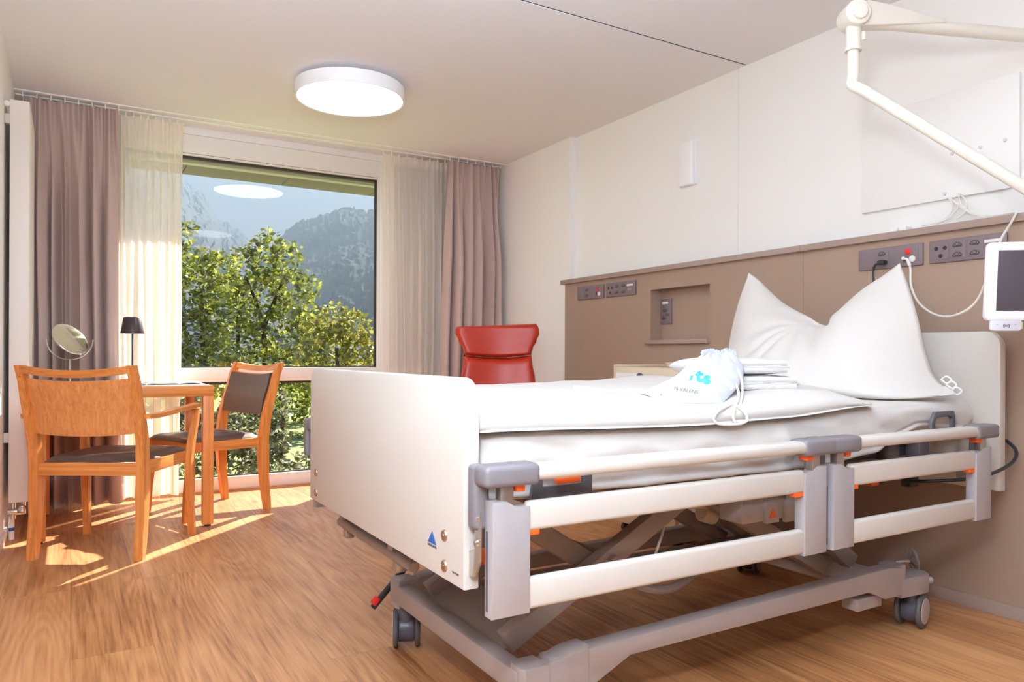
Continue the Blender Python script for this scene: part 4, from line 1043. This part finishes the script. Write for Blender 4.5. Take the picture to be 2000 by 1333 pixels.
# bedside cable and plugs
t = thing('call_cable', (XB, 1.6, 1.2), 'white cable hanging in a loop from the red-button socket strip to the tablet monitor', 'cable')
pc_ = at(1771, 507, X=XB - .03)
pts = [at(1764, 506, X=XB - .03), at(1773, 508, X=XB - .035), at(1778, 525, X=XB - .03), at(1780, 560, X=2.90), at(1795, 592, X=2.86), at(1822, 613, X=2.80), at(1853, 619, X=2.72), at(1885, 608, X=2.65), at(1908, 588, X=2.60), at(1922, 560, X=2.56), at(1932, 530, X=2.54)]
build('cable', MB().tube(pts, .0045, 10), 'cord', t)
build('plug', MB().cyl(at(1764, 505, X=XB - .014), at(1764, 505, X=XB - .034), .007, bev=.001).cyl(at(1773, 508, X=XB - .034), at(1777, 519, X=XB - .032), .0068), 'cord', t)
t = thing('power_cable', (XB, 1.9, 1.3), 'black plug and cable going down behind the pillow', 'cable')
build('plug', MB().box(XB - .045, XB - .013, 1.873, 1.905, 1.344, 1.362, .006), 'black', t)
build('cable', MB().tube([(XB - .04, 1.893, 1.353), (XB - .045, 1.915, 1.335), (XB - .04, 1.922, 1.28), (XB - .03, 1.922, 1.1), (XB - .03, 1.92, .9)], .0048), 'black', t)
# wall light box, notice board, hooks, junction boxes, loose cables
t = thing('wall_light', (XW, 3.17, 1.94), 'narrow upright white box fixed high on the white wall panels', 'wall box')
build('housing', MB().box(XW - .042, XW - .01, 3.122, 3.226, 1.936, 2.196, .010, 3), 'lampbody', t)
build('back_plate', MB().box(XW - .012, XW, 3.116, 3.220, 1.940, 2.192, .003), 'lampbody', t)
t = thing('wall_board', (XW, 1.75, 1.6), 'large flat white panel fixed to the wall behind the swivel arm', 'panel')
build('board', MB().box(XW - .020, XW - .002, 1.427, 2.072, 1.600, 2.030, .002), 'panel', t)
for (u, v) in ((1963, 274), (1915, 288), (1860, 300), (1957, 330), (1845, 379), (1975, 352)):
    p = at(u, v, X=XW - .02); build('button_fastener', MB().lathe([(0, .006), (.006, .005), (.0075, 0), (0, 0)], p, 20, (-1, 0, 0)), 'reader', t)
t = thing('cable_bundle', (3.0, 1.7, RZ + .03), 'loose white cables lying along the top ledge under the white panel', 'cables')
cbm = MB(); zt_ = RZ + .033
def K(u, v, x=3.03): return at(u, v, X=x)
for P in ([K(1853, 386, 3.05), K(1860, 400), K(1858, 415), K(1845, 428), K(1825, 436, 3.02), K(1800, 441, 3.0)],
          [K(1855, 386, 3.05), K(1870, 400), K(1888, 413), K(1908, 421, 3.0), K(1930, 426, 2.99), K(1950, 423, 2.99)],
          [K(1869, 388, 3.05), K(1872, 398), K(1866, 412), K(1850, 428, 3.02), K(1828, 437, 3.01)],
          [K(1873, 379, 3.05), K(1874, 390), K(1882, 404), K(1896, 417), K(1920, 424, 3.0)],
          [K(1876, 380, 3.05), K(1885, 390), K(1888, 402), K(1884, 414), K(1870, 428, 3.0)],
          [K(1868, 388, 3.05), K(1876, 400), K(1888, 412), K(1905, 420, 3.0), K(1945, 421, 2.99), K(1982, 414, 2.975)]):
    cbm.tube(P, .0032, 8)
build('cable', cbm, 'cord', t)
build('cable', MB().tube([at(1975, 419, X=2.985), at(1983, 415, X=2.95), at(1984, 418, X=2.925), at(1973, 438, X=2.86), at(1958, 462, X=2.70), at(1951, 478, X=2.56)], .0042, 10), 'cord', t)
for (a, b, lab) in ((1744, 1757, 'small white junction box on the top ledge, left of the pair'), (1760, 1775, 'small white junction box on the top ledge, right of the pair')):
    p, q = at(a, 450, X=3.05), at(b, 450, X=3.05)
    t = thing('junction_box', (3.05, p.y, RZ + .03), lab, 'box', 'junction boxes on the ledge')
    build('housing', MB().box(3.03, XW, q.y, p.y, RZ + .0292, RZ + .062, .003), 'lampbody', t)
    build('cable_gland', MB().box(3.02, 3.031, q.y + .004, q.y + .012, RZ + .035, RZ + .045, .001), 'cream', t)

# ================================================================== SWIVEL ARM WITH MONITOR
J = at(1667, 27, D=2.55); bend = at(1658, 160, D=2.55)
t = thing('swivel_arm', (XW, 1.29, 2.1), 'cream jointed wall arm reaching over the bed and carrying a white tablet monitor', 'monitor arm')
E1 = Vector((3.0, 1.312, J.z - .010))
dj = (E1 - J).normalized()
ua = MB(); ua.tube([J + Vector((0, 0, -.022)) + dj * .02, E1 + Vector((0, 0, -.022))], .023, 24, smooth=False)
build('upper_arm', ua, 'arm', t)
sh = MB(); sh.prism([(0, -.045), (0, .028), (.04, .04), (.12, .030), (.25, .004), (.33, -.004), (.33, -.02), (.02, -.05)], -.028, .028, 'y', .006)
aj = math.atan2(dj.y, dj.x); bmesh.ops.transform(sh.bm, matrix=Matrix.Translation(J) @ Matrix.Rotation(aj, 4, 'Z'), verts=sh.bm.verts)
build('joint_shroud', sh, 'arm', t)
build('joint_disc', MB().cyl(J - FW * .045 + UP * -.01, J + FW * .045 + UP * -.01, .043, n=40, bev=.008), 'arm', t)
build('joint_cap', MB().cyl(J - FW * .056 + UP * -.012, J - FW * .044 + UP * -.012, .026, n=32, bev=.003), 'arm', t)
build('wall_mount', MB().cyl(E1 + Vector((.04, 0, -.13)), E1 + Vector((.04, 0, .09)), .03, bev=.004).box(XW - .03, XW, E1.y - .06, E1.y + .06, E1.z - .16, E1.z + .12, .006), 'arm', t)
build('post_sleeve', MB().cyl(J + Vector((0, 0, -.03)), (J.x, J.y, bend.z + .115), .0245, n=28, bev=.004).box(J.x - .004 + .02, J.x + .03, J.y - .03, J.y - .018, bend.z + .14, bend.z + .17, .003).cyl((J.x, J.y, bend.z + .105), (J.x, J.y, bend.z + .118), .028, n=28), 'arm', t)
low = at(2000, 366, D=2.35); dl = (low - bend).normalized(); end = bend + dl * 0.98
la = MB(); la.tube([Vector((J.x, J.y, bend.z + .11)), Vector((J.x, J.y, bend.z + .06)), Vector((J.x, J.y, bend.z + .02)), bend + dl * .015 + Vector((0, 0, -.003)), bend + dl * .06, bend + dl * .2, bend + dl * .5, end], .0195, 20)
build('lower_arm', la, 'arm', t)
# monitor: plane perpendicular to a gaze slightly left of the view axis
MT = at(1925, 475, D=2.30); nM = (-FW * .99 + RT * -.16).normalized(); rM = UP.cross(nM).normalized(); rM = rM if rM.dot(RT) > 0 else -rM
tilt = UP + nM * .03; uM = (tilt - nM * tilt.dot(nM)).normalized() + rM * .035; uM.normalize()
O = at(1927, 550, D=2.30)
W_, H_ = .315, .243
mm = Matrix((rM, uM, -nM)).transposed().to_4x4(); mm.translation = O + rM * W_ / 2
def mbox(x0, x1, y0, y1, z0, z1, bev=.002, seg=2):
    return MB().box(x0, x1, y0, y1, z0, z1, bev, seg, mm)
def rr_poly(w, h, r, n=6):
    P = []
    for cx, cy, a0 in ((w - r, h - r, 0), (-w + r, h - r, 90), (-w + r, -h + r, 180), (w - r, -h + r, 270)):
        for k in range(n + 1): a = math.radians(a0 + 90 * k / n); P.append((cx + r * math.cos(a), cy + r * math.sin(a)))
    return P
mc = MB().prism(rr_poly(W_ / 2, H_ / 2, .016), 0, .022, 'z', .004); bmesh.ops.transform(mc.bm, matrix=mm, verts=mc.bm.verts)
mon = build('monitor', mc, 'tablet', t)
build('screen', mbox(-W_ / 2 + .030, W_ / 2 - .030, -H_ / 2 + .030, H_ / 2 - .026, -.0015, .004, .0005), 'screen', mon)
cr = MB().prism([(x - W_ / 2 + .062, y - H_ / 2 - .012) for x, y in rr_poly(.044, .020, .010)], .002, .016, 'z', .003); bmesh.ops.transform(cr.bm, matrix=mm, verts=cr.bm.verts)
build('card_reader', cr, 'reader', mon)
ic = MB(); cx_, cy_ = -W_ / 2 + .062, -H_ / 2 - .0165
for r_, in ((.0045,), (.0085,)):
    for s in (0, PI):
        ic.tube([mm @ Vector((cx_ + r_ * math.cos(a + s), cy_ + r_ * math.sin(a + s), .0008)) for a in [math.radians(q) for q in (-50, -25, 0, 25, 50)]], .0009, 6, smooth=False)
ic.cyl(mm @ Vector((cx_, cy_, .0016)), mm @ Vector((cx_, cy_, .0002)), .002, n=12)
for dx in (-.026, .026): ic.tube([mm @ Vector((cx_ + dx + .0025 * math.cos(a), cy_ + .003 + .0025 * math.sin(a), .0012)) for a in (0, 1.5, 3)], .0005, 6, smooth=False)
build('contactless_symbol', ic, 'ink', mon)
build('reader_bracket', MB().box(-W_ / 2 + .10, -W_ / 2 + .112, -H_ / 2 - .026, -H_ / 2 - .004, .008, .02, .001, 2, mm), 'cream', mon)
mback = mm @ Vector((0, .02, .03))
build('monitor_mount', MB().tube([end, end + Vector((.03, -.02, -.06)), mback + Vector((.05, .05, .06)), mback + nM * -.02], .014, 14).cyl(mm @ Vector((0, .02, .021)), mm @ Vector((0, .02, .05)), .035, bev=.004), 'arm', t)

# ================================================================== OUTSIDE
GZ = -1.2
gmb = MB(); gmb.grid(lambda s, q: Vector((lerp(-60, 90, s), lerp(YW + .6, 120, q), GZ + .25 * noise.noise((s * 9, q * 9, 0)) + 1.2 * max(0, q - .4))), 40, 40)
tag(build('lawn', gmb, 'grass', None), 'sunlit green lawn outside beyond the shrubs', 'lawn', kind='stuff')
def leaves(mb, c, r, n, size, rnd, shell=.55):
    for _ in range(n):
        v = Vector((rnd.gauss(0, 1), rnd.gauss(0, 1), rnd.gauss(0, 1))).normalized()
        k = lerp(shell, 1.05, rnd.random() ** .6)
        k *= 1 + .18 * noise.noise(v * 2.6 + c * .7)
        p = c + Vector((v.x * r[0], v.y * r[1], v.z * r[2])) * k
        a = Vector((rnd.gauss(0, 1), rnd.gauss(0, 1), rnd.gauss(0, .6))).normalized(); b = a.orthogonal().normalized()
        b = (b * math.cos(rnd.random() * 6.3) + a.cross(b) * math.sin(rnd.random() * 6.3))
        s = size * rnd.uniform(.6, 1.3)
        q = [p + a * s, p + b * s * .55, p - a * s, p - b * s * .55]
        mb.bm.faces.new([mb.bm.verts.new(x) for x in q])
def tree(name, label, cat, group, blobs, D, mat, lp, seed, trunk=None, dens=1.0, depth=1.0):
    rnd = random.Random(seed)
    base = at(blobs[0][0], blobs[0][1], D=D); root = thing(name, (base.x, base.y, GZ), label, cat, group)
    mb = MB()
    for (u, v, ru, rv) in blobs:
        DD = D + rnd.uniform(-1, 1) * depth * ru / F * D * .6
        c = at(u, v, D=DD); r = (ru / F * DD, ru / F * DD * depth, rv / F * DD)
        leaves(mb, c, r, int(ru * rv * .17 * dens), lp * 1.15 / F * DD, rnd)
    build('foliage', mb, mat, root, False, recalc=False)
    if trunk:
        tb = MB()
        for (u, v, w, u2, v2, w2) in trunk:
            p, q = at(u, v, D=D), at(u2, v2, D=D); p.z = min(p.z, GZ) if v > 830 else p.z
            m_ = p.lerp(q, .5) + Vector((rnd.uniform(-.1, .1), 0, 0))
            r0, r1 = w / F * D / 2, w2 / F * D / 2
            tb.tube([p, m_, q], lambda s, a=r0, b=r1: lerp(a, b, s), 10)
        build('trunk', tb, 'bark', root)
    return root
G1 = 'garden trees beyond the window'
tree('broadleaf_tree', 'tall rounded green tree in the middle of the big window pane', 'tree', G1,
     [(520, 500, 38, 48), (480, 530, 40, 45), (560, 510, 34, 38), (505, 590, 60, 60), (570, 575, 48, 48), (600, 560, 26, 30), (455, 590, 45, 55), (540, 650, 70, 55), (470, 670, 60, 50), (600, 640, 38, 40), (530, 720, 75, 40), (450, 740, 60, 45), (590, 720, 50, 45), (520, 460, 14, 16), (560, 780, 50, 50)], 28, M['leaf_a'], 5.2, 1,
     [(520, 900, 16, 515, 640, 10), (515, 640, 10, 560, 530, 4), (515, 640, 9, 480, 540, 4), (598, 900, 15, 596, 700, 10), (470, 880, 12, 465, 620, 7)], 1.15)
tree('broadleaf_tree', 'green tree partly behind the left sheer curtain, left edge of the pane', 'tree', G1,
     [(350, 520, 40, 40), (395, 515, 35, 32), (430, 520, 34, 30), (370, 580, 55, 50), (420, 590, 45, 50), (300, 560, 60, 60), (250, 600, 60, 70), (370, 660, 60, 50), (310, 680, 70, 60), (420, 680, 40, 50), (370, 445, 16, 14), (358, 470, 20, 20), (360, 740, 70, 50), (250, 720, 60, 60)], 24, M['leaf_a'], 5.6, 2,
     [(400, 900, 14, 392, 560, 7), (330, 900, 14, 335, 560, 7)], 1.1)
tree('broadleaf_tree', 'lower yellowing tree at the right edge of the big pane', 'tree', G1,
     [(650, 625, 36, 34), (690, 640, 34, 34), (620, 650, 32, 34), (700, 690, 40, 36), (650, 690, 50, 40), (610, 700, 36, 36), (735, 700, 26, 30), (640, 745, 60, 36)], 21, M['leaf_b'], 6.0, 3,
     [(660, 900, 12, 658, 680, 7)], 1.15)
for (sd, lab, bl, D, mt) in ((11, 'broad silvery shrub outside the lower pane behind the side chair', [(430, 850, 50, 60), (470, 820, 50, 55), (510, 860, 50, 65), (455, 910, 60, 45), (540, 800, 26, 40), (545, 850, 22, 50), (520, 920, 50, 40), (380, 880, 50, 60)], 10.5, M['leaf_c']),
                        (12, 'low sparse shrub outside in the lower right corner of the lower pane', [(590, 905, 34, 22), (560, 920, 26, 22), (630, 910, 40, 26)], 9.8, M['leaf_c']),
                        (13, 'shrub outside behind the table leg', [(330, 860, 50, 70), (280, 870, 50, 80), (370, 820, 40, 50)], 10.8, M['leaf_c'])):
    tree('garden_shrub', lab, 'shrub', 'shrubs below the window', bl, D, mt, 6.0, sd, dens=.95)
tree('clipped_hedge', 'low clipped yellow-green hedge on the lawn seen through the lower pane', 'hedge', None, [(570, 856, 16, 10), (595, 854, 16, 10), (620, 852, 16, 10), (545, 858, 14, 10), (650, 852, 20, 10)], 19, M['leaf_b'], 3.5, 20, dens=2.0)
tree('garden_shrub', 'dark leafy bush under the tall tree beside the lawn', 'shrub', 'shrubs below the window', [(575, 790, 40, 36), (620, 780, 40, 36), (610, 815, 36, 18), (500, 790, 50, 36)], 23, M['leaf_a'], 5.2, 31, dens=1.1)
# mountains
def mountain(name, label, ridge, D, near, mat, seed, tree_h, nx=160):
    rg = [at(u, v, D=D) for u, v in ridge]
    us = [u for u, v in ridge]
    mb = MB(); n0 = 60
    def f(s, q):
        u = lerp(us[0], us[-1], s); v = 0
        for (a, b), (c, d) in zip(ridge, ridge[1:]):
            if a <= u <= c: v = lerp(b, d, (u - a) / (c - a))
        top = at(u, v, D=D); foot = at(u, 700, D=near); foot.z = GZ - 6
        p = foot.lerp(top, q); h = (1 - q) * q * 4
        k = D / 60
        nn = noise.fractal(Vector((p.x / k, p.y / k, p.z / k + seed)) * .16, .9, 2.1, 6)
        p.z += nn * D * .014 * h
        r = noise.fractal(Vector((p.x / k, p.y / k, p.z / k + seed)) * 3.1, .5, 2.0, 4)
        p -= FW * (tree_h * 3.5 * (r - .3) * (1 - q) ** .5)
        p.z += tree_h * (r - .3) * (.15 + .85 * q ** 4)
        return p
    mb.grid(f, nx * 2, n0)
    # far side so it is a solid ridge
    mb.grid(lambda s, q: (lambda a: Vector((a.x * (1 + .25 * q), a.y * (1 + .25 * q), lerp(a.z - .02, GZ - 6, q))))(f(s, 1)), nx, 3)
    o = build(name, mb, mat, None, angle=.5); tag(o, label, 'mountain'); return o
mountain('mountain', 'steep bluish rock mountain on the left of the big pane', [(-400, 330), (100, 200), (250, 250), (330, 325), (358, 345), (372, 362), (395, 375), (408, 392), (414, 405), (424, 424), (436, 434), (446, 436), (452, 442), (470, 448), (484, 466), (530, 500), (700, 560)], 900, 260, M['rock'], 3, 5)
mountain('wooded_hill', 'hazy wooded hill on the right of the big pane', [(380, 640), (450, 560), (500, 515), (535, 478), (552, 456), (570, 440), (600, 425), (640, 415), (665, 405), (700, 407), (715, 412), (739, 404), (800, 392), (1000, 360), (1500, 330)], 640, 330, M['forest'], 8, 2.6)
# thin valley haze in front of the mountains
hz = MB().box(-700, 1200, 255, 1000, -30, 232)
m, nt, b = newmat('valley_haze')
nt.nodes.remove(b)
vs = nt.nodes.new('ShaderNodeVolumePrincipled'); vs.inputs['Color'].default_value = (.66, .84, .95, 1); vs.inputs['Density'].default_value = .0030; vs.inputs['Absorption Color'].default_value = (0, 0, 0, 1)
nt.links.new(vs.outputs[0], nt.nodes['Material Output'].inputs['Volume'])
HAZE = build('haze', hz, m, None, False); tag(HAZE, 'thin blue haze in the valley before the mountains', 'haze', kind='stuff')

# ================================================================== LIGHT
SKY, SKS = 'PREETHAM', .66
w = bpy.data.worlds.new('world'); bpy.context.scene.world = w; w.use_nodes = True
nt = w.node_tree; bg = nt.nodes['Background']
sk = nt.nodes.new('ShaderNodeTexSky'); sk.sky_type = SKY; sk.turbidity = 2.2; sk.ground_albedo = .3
sk.sun_direction = Vector((math.cos(math.radians(33.4)) * .7071, math.cos(math.radians(33.4)) * .7071, math.sin(math.radians(33.4))))
nt.links.new(sk.outputs[0], bg.inputs['Color']); bg.inputs['Strength'].default_value = SKS
S = bpy.data.lights.new('sun', 'SUN'); S.energy = 11.5; S.angle = math.radians(.53); S.color = (1, .94, .84)
so_ = bpy.data.objects.new('sun', S); C.objects.link(so_)
el = math.radians(33.4); dsun = Vector((-math.cos(el) * .7071, -math.cos(el) * .7071, -math.sin(el)))
so_.rotation_euler = dsun.to_track_quat('-Z', 'Y').to_euler(); so_.location = (10, 10, 12)
# photographer's soft flash by the camera and an added fill light bounced off the ceiling
def area(name, loc, aim, size, energy, col, spread=180):
    A = bpy.data.lights.new(name, 'AREA'); A.shape = 'DISK'; A.size = size; A.energy = energy; A.color = col; A.spread = math.radians(spread)
    o = bpy.data.objects.new(name, A); C.objects.link(o); o.location = loc; o.rotation_euler = Vector(aim).to_track_quat('-Z', 'Y').to_euler()
area('soft_flash', (-.04, .18, 1.5), (.22, .92, .25), .28, 24, (.84, .92, 1.0))
area('bounce_fill', (.1, -.6, 1.5), (.05, .55, .84), .4, 128, (.66, .83, 1.0), 100)

# ================================================================== CAMERA
cam = bpy.data.cameras.new('camera'); co = bpy.data.objects.new('camera', cam); C.objects.link(co)
cam.sensor_width = 36; cam.lens = 36 * F / 2000; cam.shift_y = (Y0 - 666.5) / 2000; cam.clip_start = .05; cam.clip_end = 3000
zc = -FW; xc = RT * math.cos(ROLL) + UP * math.sin(ROLL); yc = UP * math.cos(ROLL) - RT * math.sin(ROLL)
m4 = Matrix((xc, yc, zc)).transposed().to_4x4(); m4.translation = (0, 0, CAMH)
co.matrix_world = m4
sc = bpy.context.scene; sc.camera = co
sc.view_settings.view_transform = 'Standard'; sc.view_settings.look = 'None'; sc.view_settings.gamma = 1; sc.view_settings.exposure = 0.58
sc.view_settings.use_curve_mapping = False
sc.cycles.max_bounces = 10; sc.cycles.diffuse_bounces = 9; sc.cycles.transparent_max_bounces = 16; sc.cycles.volume_bounces = 0
sc.cycles.sample_clamp_indirect = 6
